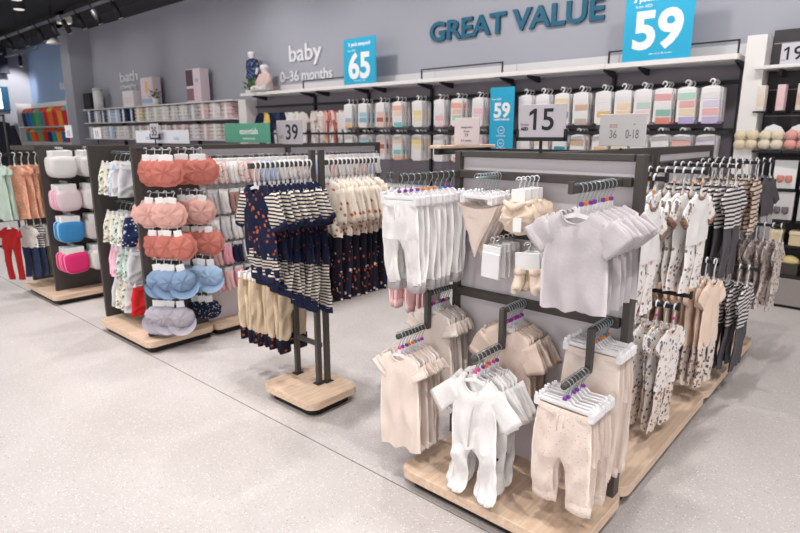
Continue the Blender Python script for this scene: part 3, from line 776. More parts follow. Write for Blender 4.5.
inG('side_panel', MB().cbox(-4.215, -4.185, 1.86, 2.36, .10, 1.52, .003), TAUPE)
inG('back_panel', MB().box(-4.95, -4.20, 2.345, 2.36, .10, 1.50), TAUPE)
inG('back_panel', MB().box(-4.225, -4.210, 2.36, 4.38, .10, 1.50), LILAC)
inG('top_bar', MB().cbox(-4.23, -4.175, 2.36, 4.42, 1.495, 1.53, .003), DARK)
for y in (3.25, 4.40): inG('post', MB().cbox(-4.228, -4.178, y - .02, y + .02, .10, 1.50, .003), DARK)
inG('hook_rail', MB().cbox(-4.20, -4.175, 2.38, 4.38, 1.42, 1.44, .002), DARK)
for z in (1.27, 1.05, .82, .62): inG('hook_rail', MB().cbox(-4.20, -4.185, 2.38, 4.38, z - .008, z + .008, .002), SLOT)

coral_f = F('coral_cotton', 208, 128, 116); blush_f = F('blush_cotton', 232, 182, 172); coral2_f = F('deep_coral_cotton', 204, 126, 114)
denim_f = F('light_denim', 134, 158, 188); lav_f = F('grey_lavender_cotton', 182, 176, 186)
polka_f = fabric('navy_polka_cotton', srgb(36, 42, 66), 'spot', srgb(236, 230, 220), scale=60, thr=.22)
paleblue_f = F('washed_blue_cotton', 168, 196, 224)
def hatrow(y, z, n, key, m, what, visor=False, r=.092, **k):
    if visor: k = dict(squash=.62, zf=.85, **k)
    else: k = dict(squash=.24, zf=.92, ruff=.005, **k)
    inG('peg', MB().tube([(-4.19, y + .058 - .034 * n, z), (-4.18 + .050 * n, y + .064, z)], .004, 6), STEEL, True)
    nn = n
    pegs(n, (-4.19 + .050 * n, y + .058, z), (-.050, -.034, 0), R90 * .52, lambda i: hat_parts(key, m, r=r, visor=visor, seed=i % 3, **k), 'baby_sunhat' if visor else 'baby_bonnet', what, 'cap' if visor else 'bonnet', what + ' column', 'on the accessory gondola', 12, 11)
cols = (1.985, 2.225)
hatrow(1.985, 1.50, 4, 'coral', coral_f, 'coral bonnet in the top row at the corner'); hatrow(2.225, 1.50, 4, 'coral', coral_f, 'coral bonnet in the top row beside the socks')
hatrow(1.985, 1.195, 4, 'blush', blush_f, 'blush bonnet in the second row at the corner'); hatrow(2.225, 1.195, 4, 'blush', blush_f, 'blush bonnet in the second row beside the socks')
hatrow(1.985, .955, 4, 'coral2', coral2_f, 'deep coral bonnet in the third row at the corner'); hatrow(2.245, .955, 4, 'coral2', coral2_f, 'deep coral bonnet in the third row beside the socks')
hatrow(1.98, .70, 4, 'denim', denim_f, 'light denim cap at the corner', True); hatrow(2.235, .70, 4, 'pblue', paleblue_f, 'washed blue cap beside the socks', True)
hatrow(1.96, .425, 4, 'lav', lav_f, 'lavender grey cap in the bottom row', True); hatrow(2.225, .40, 3, 'polka', polka_f, 'navy polka dot hat in the bottom row', r=.07)

# inside: hats on the far panel
mix_f = [F('pale_grey_velour', 208, 206, 210), F('sky_print', 176, 200, 226, pat='spot', c2=srgb(240, 240, 240), scale=40, thr=.35), F('mint_print', 208, 224, 216, pat='spot', c2=srgb(110, 130, 120), scale=36, thr=.34),
         F('cream_leaf_print', 232, 226, 212, pat='spot', c2=srgb(120, 132, 110), scale=36, thr=.34), F('baby_pink_cotton', 240, 190, 208), F('navy_leaf_print', 44, 54, 92, pat='spot', c2=srgb(220, 224, 230), scale=36, thr=.28), F('red_cotton', 206, 46, 48)]
for r_, (z, pal, what) in enumerate(((1.46, (0, 0, 1, 3, 3), 'grey and blue printed baby shorts in the top row'), (1.07, (5, 3, 2, 3, 3), 'leaf print baby shorts in the second row'), (.80, (0, 2, 2, 4, 4), 'mint and pink baby shorts in the third row'), (.52, (6, 0, 3, 3, 0), 'white and red baby shorts in the bottom row'))):
    inG('peg', MB().tube([(-4.945, 2.02, z), (-4.50, 2.02, z)], .004, 6), STEEL, True)
    stack(5, (-4.46, 2.0, z), (-.085, .0, 0), R90 * .72, lambda i, pal=pal: garment('trousers', 'sh%d' % pal[i], {'body': mix_f[pal[i]]}, i % 2, L=.23, w=.105, hip=.135, th=.028, fold=.010, rise=.14, lr1=.062, cuff=False), 'baby_shorts', what, 'shorts', what, hang='clip', hw=.09, where='of the accessory gondola', jit=10)

# socks rows
def sock_pack(key, m, h=.12):
    ck = ('sock', key)
    if ck in GCACHE: return GCACHE[ck]
    P = []
    for s in (-1, 1):
        x = s * .020
        P.append(('sock', M(MB().tube([(x, -.006, -.045), (x, -.006, -.045 - h * .55), (x + .004, -.010, -.045 - h * .8), (x + .012, -.018, -.045 - h), (x + .018, -.02, -.045 - h * 1.08)], [.019, .020, .021, .019, .010], 8), 'sock', m, True), []))
    P.append(('header_card', M(MB().cbox(-.04, .04, -.008, .008, -.062, -.018, .003), 'header_card', CARD), [('hook', M(MB().tube(hook_pts(-.02, .009), .002, 5), 'hook', CLEARPL, True))]))
    GCACHE[ck] = P
    return P
sockm = {'white': white_f, 'blush': F('blush_sock', 232, 196, 192), 'blue': F('pale_blue_sock', 186, 200, 228), 'brown': F('dusty_rose_sock', 168, 132, 128), 'grey': F('grey_sock', 212, 208, 212),
         'cream': F('cream_sock', 232, 222, 208), 'pink': F('pink_sock', 236, 168, 182), 'aqua': F('aqua_sock', 140, 212, 208), 'navy': navy_f, 'floral': F('floral_sock', 236, 220, 216, pat='spot', c2=srgb(200, 130, 130), scale=60, thr=.35)}
rows = ((1.44, .155, 'floral floral white floral blush blue blue white white floral white blue white blush white white floral blush blue white'.split(), 'top'),
        (1.20, .155, 'grey white brown brown white grey cream white brown grey white cream grey white brown white grey cream white grey'.split(), 'second'),
        (.985, .15, 'white grey white cream white blush cream grey white white blush cream grey white white grey cream white blush grey'.split(), 'third'),
        (.77, .135, 'blush pink navy white grey aqua cream blush pink white navy aqua cream white blush pink grey white aqua cream'.split(), 'fourth'),
        (.565, .15, 'pink blush pink navy aqua cream blush white pink navy aqua cream white blush pink white grey aqua cream pink'.split(), 'fifth'))
for z, h, ks, nm in rows:
    y = 2.42; c = 0
    while y < 4.30 and c < len(ks):
        for d in range(2):
            spawn('sock_pack', sock_pack(ks[c] + str(h), sockm[ks[c]], h), f'{NTH[c]} sock pack from the bonnets in the {nm} row, {"front" if d == 0 else "rear"} one, {ks[c]}', 'socks', (-4.10 - .05 * d, y, z), (0, 0, R90 + math.radians(random.uniform(-8, 8))), nm + ' row of sock packs')
        y += .098; c += 1

# --- G1: bibs gondola
G1 = thing('accessory_gondola', 'taupe gondola hung with puffy bib packs and toddler clothes', 'gondola', (-6.4, 2.2, 0))
def inG1(name, mb, m, smooth=False): return put(name, M(mb.xf(Matrix.Translation((6.4, -2.2, 0))), name, m, smooth), G1)
inG1('base', MB().rprism(-6.86, -5.96, 1.78, 2.9, .052, .10, .06, .003, 8), OAK)
inG1('plinth', MB().rprism(-6.82, -6.0, 1.82, 2.86, 0, .053, .04, .001, 4), PLINTH)
inG1('side_panel', MB().cbox(-6.195, -6.165, 1.87, 2.9, .10, 1.50, .003), TAUPE)
inG1('side_panel', MB().cbox(-6.86, -6.83, 1.87, 2.9, .10, 1.50, .003), TAUPE)
inG1('back_panel', MB().box(-6.83, -6.19, 2.3, 2.315, .10, 1.50), TAUPE)
inG1('top_bar', MB().cbox(-6.86, -6.165, 1.84, 1.88, 1.46, 1.50, .003), TAUPE)
def bib_pack(key, m, edge):
    ck = ('bibp', key)
    if ck in GCACHE: return GCACHE[ck]
    w, h = .115, .20; n = 28
    def ring(s, y):
        out = []
        for k in range(n):
            a = 2 * PI * k / n; c, q = math.cos(a), math.sin(a)
            x = math.copysign(abs(c) ** .55, c) * w * s; z = math.copysign(abs(q) ** (.7 if q < 0 else .35), q) * h * .5 * s - .17
            out.append(Vector((x, y, z)))
        return out
    P = [('bib', M(MB().rings([ring(.96, .018), ring(1, .006), ring(.99, -.010), ring(.93, -.022), ring(.6, -.026), ring(.2, -.027)]), 'bib', m, True), []),
         ('edging', M(MB().rings([ring(1.0, .002), ring(1.035, .004), ring(1.04, -.003), ring(1.0, -.012)], False), 'edging', edge, True), []),
         ('header_card', M(MB().cbox(-.085, .085, -.014, .010, -.085, -.02, .004), 'header_card', CARD), [('hook', M(MB().tube(hook_pts(-.02, .010), .0025, 5), 'hook', CLEARPL, True))])]
    GCACHE[ck] = P
    return P
bibm = {'white': (white_f, offw_f), 'rose': (F('white_rose_bib', 240, 222, 226), F('pink_edging', 240, 170, 192)), 'blue': (F('bright_blue_cotton', 70, 146, 206), F('sky_edging', 150, 200, 232)), 'magenta': (F('magenta_cotton', 230, 58, 122), F('rose_edging', 246, 150, 180)), 'pale': (offw_f, F('grey_edging', 214, 208, 212))}
for z, key, nm in ((1.48, 'white', 'top'), (1.165, 'rose', 'second'), (.865, 'blue', 'third'), (.56, 'magenta', 'bottom')):
    for y, kk, cn in ((2.02, key, 'corner'), (2.27, 'white' if nm != 'third' else 'pale', 'inner'), (2.52, 'pale', 'innermost')):
        inG1('peg', MB().tube([(-6.17, y, z), (-5.97, y, z)], .004, 6), STEEL, True)
        pegs(4, (-6.00, y, z), (-.045, 0, 0), R90, lambda i, kk=kk: bib_pack(kk, *bibm[kk]), 'bib_pack', f'{kk} bib pack of the {nm} row, {cn} column', 'bib pack', f'{nm} row {cn} bib packs', 'on the bib gondola')
# toddler clothes beside the bibs
mint_f = F('mint_jersey', 196, 214, 200); pch2 = F('salmon_cotton', 236, 172, 142, pat='spot', c2=srgb(246, 216, 200), scale=60, thr=.3); yel_f = F('soft_yellow_cotton', 240, 208, 120); org_f = F('tangerine_cotton', 232, 162, 98)
red_f = F('red_jersey', 164, 38, 38); ind_f = F('indigo_denim', 54, 64, 92); olive_f = F('olive_twill', 104, 100, 84)
dpal = [org_f, org_f, yel_f, pch2, pch2, pch2, mint_f, mint_f]; dnm = 'tangerine,deep tangerine,yellow,speckled salmon,salmon,coral,mint,pale mint'.split(',')
inG1('arm', bar((-6.50, 1.40, 1.42), (-6.50, 2.25, 1.42), .010, .013), BLACK)
inG1('arm', bar((-6.50, 1.45, .80), (-6.50, 2.25, .80), .010, .013), BLACK)
def dress(i): return garment('top', 'dr%d' % i, {'body': dpal[i]}, i % 3, hz=-.098, L=.52, sw=.085, hem=.105, slen=.05, sang=58, sr0=.038, sr1=.036, th=.016, fold=.008)
for i in range(8):
    loc = (-6.50, 2.06 - .060 * i - (.05 if i > 5 else 0), 1.42); rr = (0, 0, R90 * .35 + math.radians(random.uniform(-8, 8)))
    spawn('toddler_dress', dress(i), f'{dnm[i]} short sleeved toddler dress hanging beside the bib packs', 'dress', loc, rr, 'toddler dresses')
    spawn('clothes_hanger', hanger('plastic', None, .075), f'white hanger of the {dnm[i]} toddler dress', 'hanger', loc, rr, 'dress hangers')
tpal = [olive_f, olive_f, ind_f, olive_f, ind_f, ind_f, red_f]; tnm = 'olive,brown olive,dark indigo,faded olive,indigo,faded indigo,red'.split(',')
def toutfit(i): return garment('outfit', 'to%d' % i, {'body': [stripe_f, offw_f, stripe_f, offw_f, stripe_f, offw_f, red_f][i], 'leg': tpal[i]}, i % 3, hz=-.098, L=.22, sw=.085, hem=.10, slen=.06, sang=58, sr0=.038, sr1=.036, th=.016, legL=.34)
for i in range(7):
    loc = (-6.50, 2.10 - .062 * i - (.09 if i > 5 else 0), .83); rr = (0, 0, R90 * .35 + math.radians(random.uniform(-8, 8)))
    spawn('toddler_outfit', toutfit(i), f'toddler outfit with {tnm[i]} trousers below the dresses', 'outfit', loc, rr, 'toddler outfits')
    spawn('clothes_hanger', hanger('plastic', None, .075), f'white hanger of the outfit with {tnm[i]} trousers', 'hanger', loc, rr, 'outfit hangers')
# dark jackets far off
DR = thing('garment_rack', 'distant black clothes rail of dark jackets beyond the dresses', 'clothes rack', (-10.6, 2.72, 0))
put('rail', M(MB().tube([(-.75, -.1, 1.88), (.75, -.1, 1.88)], .015, 8), 'rail', BLACK, True), DR)
for x in (-.73, .73): put('post', M(MB().tube([(x, -.1, 0), (x, -.1, 1.88)], .015, 8).cbox(x - .03, x + .03, -.4, .2, 0, .03, .004), 'post', BLACK, True), DR)
jk_f = F('black_padded_cloth', 34, 36, 44); jk2 = F('midnight_padded_cloth', 44, 50, 66)
for i in range(5):
    spawn('jacket', garment('outfit', 'jk%d' % (i % 2), {'body': [jk_f, jk2][i % 2]}, i % 2, L=.5, sw=.18, hem=.2, slen=.4, sang=72, sr0=.07, sr1=.055, th=.035, legL=.5, lw=.1, lr1=.07), f'{NTH[i]} dark jacket and trousers on the distant rail', 'jacket', (-11.1 + .20 * i, 2.62, 1.88), (0, 0, R90 * .7), 'dark jackets')

# ------------------------------------------------------------------ back wall fixtures
YF, YB = 6.33, 6.72
BACKP = mat('mauve_grey_panel', srgb(128, 122, 130), .7)
px = [-9.52, -7.80, -6.52, -5.27, -3.96, -2.66, -1.39]
def shelf_bay(x0, x1, label, frame):
    t = thing('shelf_bay', label, 'shelf unit', ((x0 + x1) / 2, YB, 0), group=None); ox, oy = -(x0 + x1) / 2, -YB
    def p(name, mb, m, smooth=False): return put(name, M(mb.xf(Matrix.Translation((ox, oy, 0))), name, m, smooth), t)
    p('back_panel', MB().box(x0 + .003, x1 - .003, YB - .02, YB + .02, .10, 2.28), BACKP)
    p('upper_panel', MB().box(x0 + .003, x1 - .003, YB - .01, YB + .02, 2.345, 2.475), mat('light_grey_fascia', srgb(208, 206, 208), .6))
    p('shelf', MB().cbox(x0 + .002, x1 - .002, YF, YB - .02, 2.295, 2.345, .003), WHITE)
    p('post', MB().cbox(x1 - .035, x1 - .005, YB - .075, YB - .022, .02, 2.25, .003), BLACK)
    for x in (x0 + .35, x1 - .02): p('bracket', MB().poly([(0, 2.295), (0, 2.23), (.04, 2.225), (.30, 2.275), (.30, 2.295)], -.012, .012).xf(Matrix.Translation((x, YB - .05, 0)) @ Matrix.Rotation(-R90, 4, 'Z')), BLACK)
    for z in (2.115, 1.65):
        p('hook_rail', MB().cbox(x0 + .01, x1 - .01, YB - .07, YB - .045, z - .018, z + .018, .003), BLACK)
    p('price_rail', MB().cbox(x0 + .01, x1 - .01, YF + .03, YF + .045, 1.61, 1.645, .002), BLACK)
    p('kick_board', MB().cbox(x0 + .003, x1 - .003, YF + .02, YB - .022, 0, .16, .003), WHITE)
    p('lower_shelf', MB().cbox(x0 + .004, x1 - .004, YF + .02, YB - .03, .85, .875, .003), WHITE)
    if frame:
        f = MB().box(x0 + .00, x0 + .016, 6.40, 6.416, 2.346, 2.48).box(x1 - .03, x1 - .014, 6.40, 6.416, 2.346, 2.48).box(x0 + .016, x1 - .03, 6.40, 6.416, 2.465, 2.48)
        p('graphic_frame', f, BLACK)
    return p
bay_lab = ['carrying two child mannequins', 'with the blue 65 sign on its end', 'right above the white rear clothes', 'holding the tall cyan banner', 'behind the grey 15 sign', 'carrying the big cyan 59 sign']
bay_lab = ['carrying two child mannequins', 'carrying the cyan 65 sign', 'between the 65 sign and the tall banner', 'holding the tall cyan banner', 'behind the grey 15 sign', 'carrying the big cyan 59 sign']
bayp = []
for i in range(6):
    bayp.append(shelf_bay(px[i], px[i + 1], 'wall bay with white top shelf ' + bay_lab[i], i in (1, 3, 5)))

# packs of bodysuits
def pack_parts(cols):
    ck = ('pack', cols)
    if ck in GCACHE: return GCACHE[ck]
    P = []; w = .088
    subs = []
    for k, c in enumerate(cols):
        z0 = -.10 - .078 * k; x0, x1 = (-w + .028, w - .004) if k > 0 else (-w + .004, w - .004)
        subs.append(('garment_band', M(MB().cbox(x0, x1, -.0265, -.022, z0 - .068, z0, .0015), 'garment_band', fabric('band_%d_%d_%d' % c, srgb(*c)))))
    body = MB().rprism(-w, w, -.385, -.055, -.024, .024, .010, .004, 4).xf(Matrix(((1, 0, 0, 0), (0, 0, 1, 0), (0, 1, 0, 0), (0, 0, 0, 1))))
    P.append(('bag', M(body, 'bag', CLEARBAG), subs))
    hd = MB().poly([(-.082, -.062), (.082, -.062), (.070, -.050), (.020, -.040), (-.020, -.040), (-.070, -.050)], -.008, .008)
    P.append(('bag_hanger', M(hd, 'bag_hanger', WHITEPL), [('hook', M(MB().tube(hook_pts(-.042, .021), .0075, 6), 'hook', WHITEPL, True))]))
    GCACHE[ck] = P
    return P
Wc = (238, 236, 236)
r1 = [(-6.70, (Wc, Wc, (180, 192, 206), (240, 200, 160))), (-6.38, (Wc, (170, 206, 218), (140, 190, 204), Wc)), (-6.02, (Wc, (232, 200, 190), (190, 116, 96), (240, 210, 200))), (-5.69, ((240, 190, 170), (240, 214, 200), Wc, (140, 206, 200))),
      (-5.32, (Wc, (246, 220, 160), (244, 228, 190), Wc)), (-4.93, (Wc, Wc, (240, 196, 208), (242, 214, 220))), (-4.62, ((240, 180, 164), (240, 200, 190), (180, 214, 190), Wc)), (-4.29, (Wc, (244, 200, 210), (240, 210, 218), Wc)),
      (-3.98, (Wc, Wc, (200, 220, 236), Wc)), (-3.62, (Wc, Wc, (230, 226, 228), Wc)), (-3.38, (Wc, (240, 216, 200), Wc, Wc)), (-3.14, ((240, 220, 190), Wc, (60, 150, 170), Wc)), (-2.91, (Wc, (212, 186, 160), Wc, (200, 184, 176))),
      (-2.65, (Wc, Wc, (234, 196, 140), Wc)), (-2.43, (Wc, (246, 220, 190), (246, 214, 180), Wc)), (-2.22, (Wc, (200, 216, 206), (240, 214, 216), Wc)), (-2.01, ((232, 176, 176), Wc, (150, 196, 180), (228, 150, 140))),
      (-1.80, ((190, 220, 206), (236, 186, 180), (240, 220, 190), (190, 180, 220))), (-1.57, (Wc, (224, 216, 236), (236, 190, 190), (206, 190, 226)))]
r2 = [(x, c[1:] + c[:1]) for x, c in r1]
for row, (z, rr, nm) in enumerate(((2.115, r1, 'upper'), (1.65, r2, 'second'))):
    for k, (x, cols) in enumerate(rr):
        for d in range(3):
            spawn('bodysuit_pack', pack_parts(cols), f'bodysuit pack {"frontmost" if d == 0 else ("behind the frontmost" if d == 1 else "rearmost")} on the {NTH[k]} hook of the {nm} wall row', 'clothing pack', (x - .035 + random.uniform(-.006, .006), YF + .10 + d * .085, z), (0, math.radians(random.uniform(-2, 2)), math.radians(random.uniform(-4, 4))), nm + ' row of bodysuit packs')
        bi = max(0, min(5, sum(1 for q in px[1:] if x > q)))
        bayp[bi]('peg', MB().tube([(x - .035, YF + .06, z), (x - .035, YB - .05, z)], .006, 6), BLACK, True)

# clothes hung on the wall at the far bays
wl = [(-9.05, navy_f, 'navy'), (-8.92, yel_f, 'yellow'), (-8.78, navy_f, 'dark navy'), (-8.62, ind_f, 'indigo'), (-8.46, navy_f, 'midnight'), (-8.28, white_f, 'white'), (-8.12, white_f, 'plain white'), (-7.96, offw_f, 'off white'), (-7.62, beige2_f, 'pale beige'), (-7.48, floral_f, 'floral'), (-7.32, blush_f, 'blush'), (-7.18, pale_pink, 'pale pink'), (-7.04, coral2_f, 'coral'), (-6.90, offw_f, 'cream')]
for i, (x, m, nm) in enumerate(wl):
    spawn('baby_outfit', garment('outfit', 'wl' + nm, {'body': m, 'leg': [m, white_f][i % 2]}, i % 3, L=.30, sw=.10, hem=.12, slen=.14, sang=62, sr0=.045, sr1=.04, th=.03, legL=.28), f'{nm} baby outfit hung high on the wall beside the bodysuit packs', 'outfit', (x, YF + .12, 2.07), (0, 0, math.radians(random.uniform(-30, 30))), 'outfits hung on the wall')

# signs
def digit_one(h, st, m):
    return M(MB().poly([(-st / 2, 0), (st / 2, 0), (st / 2, h), (-st * .25, h), (-st * 1.9, h * .84), (-st * 1.9, h * .66), (-st / 2, h * .80)], -.0012, .0012), 'lettering', m)
def sign(name, label, x0, x1, z0, z1, y, m, texts, frame=None, stem=0, tilt=0, group=None, depth=.004, rz=0):
    cx = (x0 + x1) / 2
    t = thing(name, label, 'sign', (cx, y, z0), (tilt, 0, rz), group)
    put('panel', M(MB().cbox(x0 - cx, x1 - cx, -depth, depth, 0, z1 - z0, .002), 'panel', m), t)
    for tx in texts:
        s, sz, dx, dz, mm = tx[:5]
        put('lettering', text_mesh(s, sz, mm, .0008, tx[5] if len(tx) > 5 else 0, tx[6] if len(tx) > 6 else 'CENTER', tx[7] if len(tx) > 7 else 1.0), t, (dx, -depth - .0005, dz))
    w = (x1 - x0) / 2
    if frame:
        f = MB().box(-w - .004, w + .004, -.008, .008, -.012, .004).box(-w - .006, -w + .004, -.008, .008, -.012, .036).box(w - .004, w + .006, -.008, .008, -.012, .036)
        put('holder', M(f, 'holder', INK), t)
    if stem: put('stem', M(MB().cbox(-.006, .006, -.004, .004, -stem, -.010, .001), 'stem', INK), t)
    return t
sign('price_sign', 'grey price sign reading 15 on top of the end display', -1.288, -1.074, 1.588, 1.724, 2.22, GREYSIGN, [('5', .122, .030, .034, INK, .0012, 'CENTER', 1.05), ('From', .018, -.077, .050, INKGREY), ('AED', .018, -.077, .032, INK, .0006)], True, .06)
put('lettering', digit_one(.085, .0135, INK), [o for o in bpy.data.objects if o.name == 'price_sign'][0], (-.030, -.0045, .034))
sign('price_sign', 'grey price sign reading 39 on top of the accessory gondola', -4.25, -3.90, 1.525, 1.725, 3.18, GREYSIGN, [('39', .18, .035, .04, INK, .002), ('AED', .035, -.11, .05, INKGREY)], None, .0)
sign('category_sign', 'green essentials sign on top of the accessory gondola', -4.95, -4.24, 1.535, 1.705, 3.10, GREEN, [('essentials', .075, .04, .075, INKWHITE, .001), ('everyday basics', .030, .04, .028, INKWHITE)], None, .0)
sign('category_sign', 'long white sign board behind the bonnets', -5.60, -4.62, 1.53, 1.64, 2.55, mat('cool_white_card', srgb(214, 216, 222), .5), [('kids', .05, -.25, .03, mat('pale_blue_ink', srgb(150, 180, 210), .5)), ('baby', .05, .28, .03, mat('pale_blue_ink', srgb(150, 180, 210), .5))], None, .0)
sign('price_sign', 'small grey sign reading 35 in front of the long white board', -5.20, -5.04, 1.575, 1.70, 2.50, GREYSIGN, [('35', .105, 0, .022, INK, .001)], True, .05)
sign('price_sign', 'small white sign reading 11 over the bib gondola', -7.1, -6.9, 1.56, 1.68, 2.75, CARD, [('11', .10, 0, .02, INKGREY, .001)], None, .06)
sign('price_sign', 'pale sign with a faint price beyond the bib gondola', -8.1, -7.88, 1.57, 1.72, 2.8, CARD, [('15', .10, 0, .02, INKGREY, .001)], None, .06)
sign('size_sign', 'pale grey double sign with sizes on the gondola behind the end display', -1.262, -1.025, 1.545, 1.705, 3.0, mat('pale_grey_card', srgb(206, 204, 204), .5), [('SIZES', .026, -.045, .092, mat('red_grey_ink', srgb(190, 140, 140), .6), 0, 'CENTER', .7), ('36', .058, -.045, .040, INKGREY, 0, 'CENTER', .7), ('0-18', .062, .052, .040, INKGREY, 0, 'CENTER', .6), ('-', .04, .06, .10, INKGREY)], None, .02)
sign('size_sign', 'pinkish card sign with small print standing behind the display corner', -1.79, -1.64, 1.552, 1.685, 2.45, mat('pinkish_card', srgb(214, 200, 200), .5), [('sleepsuits', .018, 0, .082, INKGREY), ('from', .018, 0, .062, INKGREY), ('29', .022, 0, .042, INKGREY), ('0-3 months', .014, 0, .018, INKGREY)], None, .0)
LED = thing('sign_ledge', 'slim oak topped ledge under the pinkish card sign', 'ledge', (-1.80, 2.55, 0))
put('top', M(MB().cbox(-.035, .035, -.25, .25, 1.535, 1.551, .003), 'top', OAK), LED)
put('rail', M(MB().cbox(-.015, .015, -.24, .24, 1.505, 1.536, .003), 'rail', BLACK), LED)
for y in (-.2, .2): put('support', M(MB().cbox(.015, .60, y - .01, y + .01, 1.51, 1.53, .002), 'support', BLACK), LED)
# wall signs
sign('promotion_sign', 'cyan promotion sign reading 65 standing on the wall shelf', -6.80, -6.12, 2.346, 3.01, 6.40, CYAN, [('65', .50, .0, .10, INKWHITE, .016, 'CENTER', .95), ('3 pack sleepsuit', .072, 0, .555, INKWHITE, .002), ('from AED', .04, -.16, .48, INKWHITE), ('sizes up to 36 months', .028, 0, .05, INKWHITE)], None)
sign('promotion_sign', 'large cyan promotion sign reading 59 standing on the wall shelf', -2.50, -1.825, 2.346, 3.06, 6.38, CYAN, [('59', .50, 0, .13, INKWHITE, .016), ('3 pack bodysuits', .078, 0, .58, INKWHITE, .002), ('from AED', .04, -.15, .52, INKWHITE), ('sizes up to 36 months', .025, .05, .06, INKWHITE)], None)
ban_ = sign('hanging_sign', 'tall narrow cyan banner reading 59 hung before the packs', -4.075, -3.735, 1.42, 2.17, 6.31, CYAN, [('59', .235, 0, .40, INKWHITE, .008), ('from AED', .034, -.08, .60, INKWHITE), ('3 pack bodysuits', .034, 0, .36, INKWHITE, .001), ('soft cotton', .030, 0, .165, INKWHITE), ('easy fasten', .030, 0, .015, INKWHITE)], None)
for dz in (.24, .085):
    ring = MB(); K = 20
    rr_ = []
    for rad, y in ((.042, -.0045), (.048, -.0045), (.048, -.0055), (.042, -.0055)):
        rr_.append([Vector((rad * math.cos(2 * PI * k / K), y, dz + rad * math.sin(2 * PI * k / K))) for k in range(K)])
    ring.rings(rr_, False); ring.box(-.018, .018, -.0055, -.0045, dz - .004, dz + .004)
    put('icon', M(ring, 'icon', INKWHITE), ban_)
# wall letters
def letters(name, label, items, loc):
    """items: text, size, dx, dz, material, bold, depth, width to fit"""
    t = thing(name, label, 'lettering', loc)
    for s, sz, dx, dz, m, bold, ext, wd in items:
        me = text_mesh(s, sz, m, ext, bold, 'LEFT', 1.0)
        xs = [v.co.x for v in me.vertices]
        me.transform(Matrix.Diagonal((wd / (max(xs) - min(xs)), 1, 1, 1)))
        put('lettering', me, t, (dx, 0, dz))
    return t
WL = mat('white_letter_acrylic', srgb(226, 226, 230), .4)
letters('wall_lettering', 'raised teal letters reading GREAT VALUE on the grey wall', [('GREAT VALUE', .345, 0, 0, TEAL, .009, .02, 2.50)], (-5.38, 6.725, 2.88))
letters('wall_lettering', 'raised white letters reading baby and an age range', [('baby', .38, .26, .33, WL, .006, .015, .86), ('0\u201336 months', .25, 0, 0, WL, .003, .012, 1.38)], (-8.81, 6.73, 2.53))
letters('wall_lettering', 'small pale letters reading bath high on the far wall', [('bath', .34, 0, .16, WL, .002, .015, .95), ('changing', .15, 0, 0, WL, .001, .012, .85)], (-15.35, 6.73, 2.74))
letters('wall_lettering', 'pale letters reading toy on the bluish lit wall', [('toy', .40, 0, 0, WL, .002, .015, .9)], (-19.9, 6.88, 2.95))

# mannequins
def mannequin(label, loc, pose, cloth, rz=0, scale=1):
    t = thing('child_mannequin', label, 'mannequin', loc, (0, 0, rz), None, scale)
    SK = mat('white_mannequin_lacquer', srgb(224, 220, 222), .35)
    me = bpy.data.meshes.new('body'); bm = bmesh.new(); sk = bm.verts.layers.skin.verify()
    J, E_, rad = pose
    vs = [bm.verts.new(p) for p in J]
    for v, r in zip(vs, rad): v[sk].radius = (r, r)
    for a, b in E_: bm.edges.new((vs[a], vs[b]))
    vs[0][sk].use_root = True
    bm.to_mesh(me); bm.free()
    o = bpy.data.objects.new('body', me); COL.objects.link(o)
    o.modifiers.new('skin', 'SKIN'); s = o.modifiers.new('sub', 'SUBSURF'); s.levels = s.render_levels = 2
    dg = bpy.context.evaluated_depsgraph_get(); dg.update()
    m2 = bpy.data.meshes.new_from_object(o.evaluated_get(dg)); bpy.data.objects.remove(o)
    m2.materials.clear(); m2.materials.append(SK); m2.polygons.foreach_set('use_smooth', [True] * len(m2.polygons))
    put('body', m2, t)
    return t
sit_top = F('navy_print_top', 50, 62, 92, pat='spot', c2=srgb(140, 156, 190), scale=28, thr=.3)
stand = ([(0, 0, .30), (0, 0, .40), (0, 0, .50), (0, 0, .555), (0, 0, .60), (0, -.01, .68), (.05, 0, .26), (.055, -.005, .14), (.055, 0, .02), (-.05, 0, .26), (-.055, -.005, .14), (-.055, 0, .02),
          (.085, 0, .50), (.115, .01, .40), (.12, -.03, .29), (-.085, 0, .50), (-.115, .01, .40), (-.12, -.03, .29), (.058, -.06, .01), (-.058, -.06, .01)],
         [(0, 1), (1, 2), (2, 3), (3, 4), (4, 5), (0, 6), (6, 7), (7, 8), (0, 9), (9, 10), (10, 11), (2, 12), (12, 13), (13, 14), (2, 15), (15, 16), (16, 17), (8, 18), (11, 19)],
         [.075, .075, .07, .03, .07, .075, .05, .04, .028, .05, .04, .028, .035, .028, .02, .035, .028, .02, .022, .022])
m1 = mannequin('faceless white child mannequin standing in a navy printed top', (-9.33, 6.50, 2.346), stand, None, .1, 1.10)
put('top', M(MB().ellip([((0, 0, .24), .125, .105), ((0, 0, .32), .115, .10), ((0, 0, .44), .10, .088), ((0, 0, .52), .095, .075), ((0, 0, .555), .05, .045)], 20, False), 'top', sit_top, True), m1)
for s in (-1, 1): put('sleeve', M(MB().tube([(s * .07, 0, .52), (s * .10, .005, .455), (s * .115, .008, .40)], [.048, .046, .042], 10, False), 'sleeve', sit_top, True), m1)
for s in (-1, 1): put('trouser_leg', M(MB().tube([(s * .045, 0, .30), (s * .055, -.004, .15), (s * .055, 0, .05)], [.066, .052, .042], 10, False), 'trouser_leg', F('leaf_green_cotton', 96, 124, 84), True), m1)
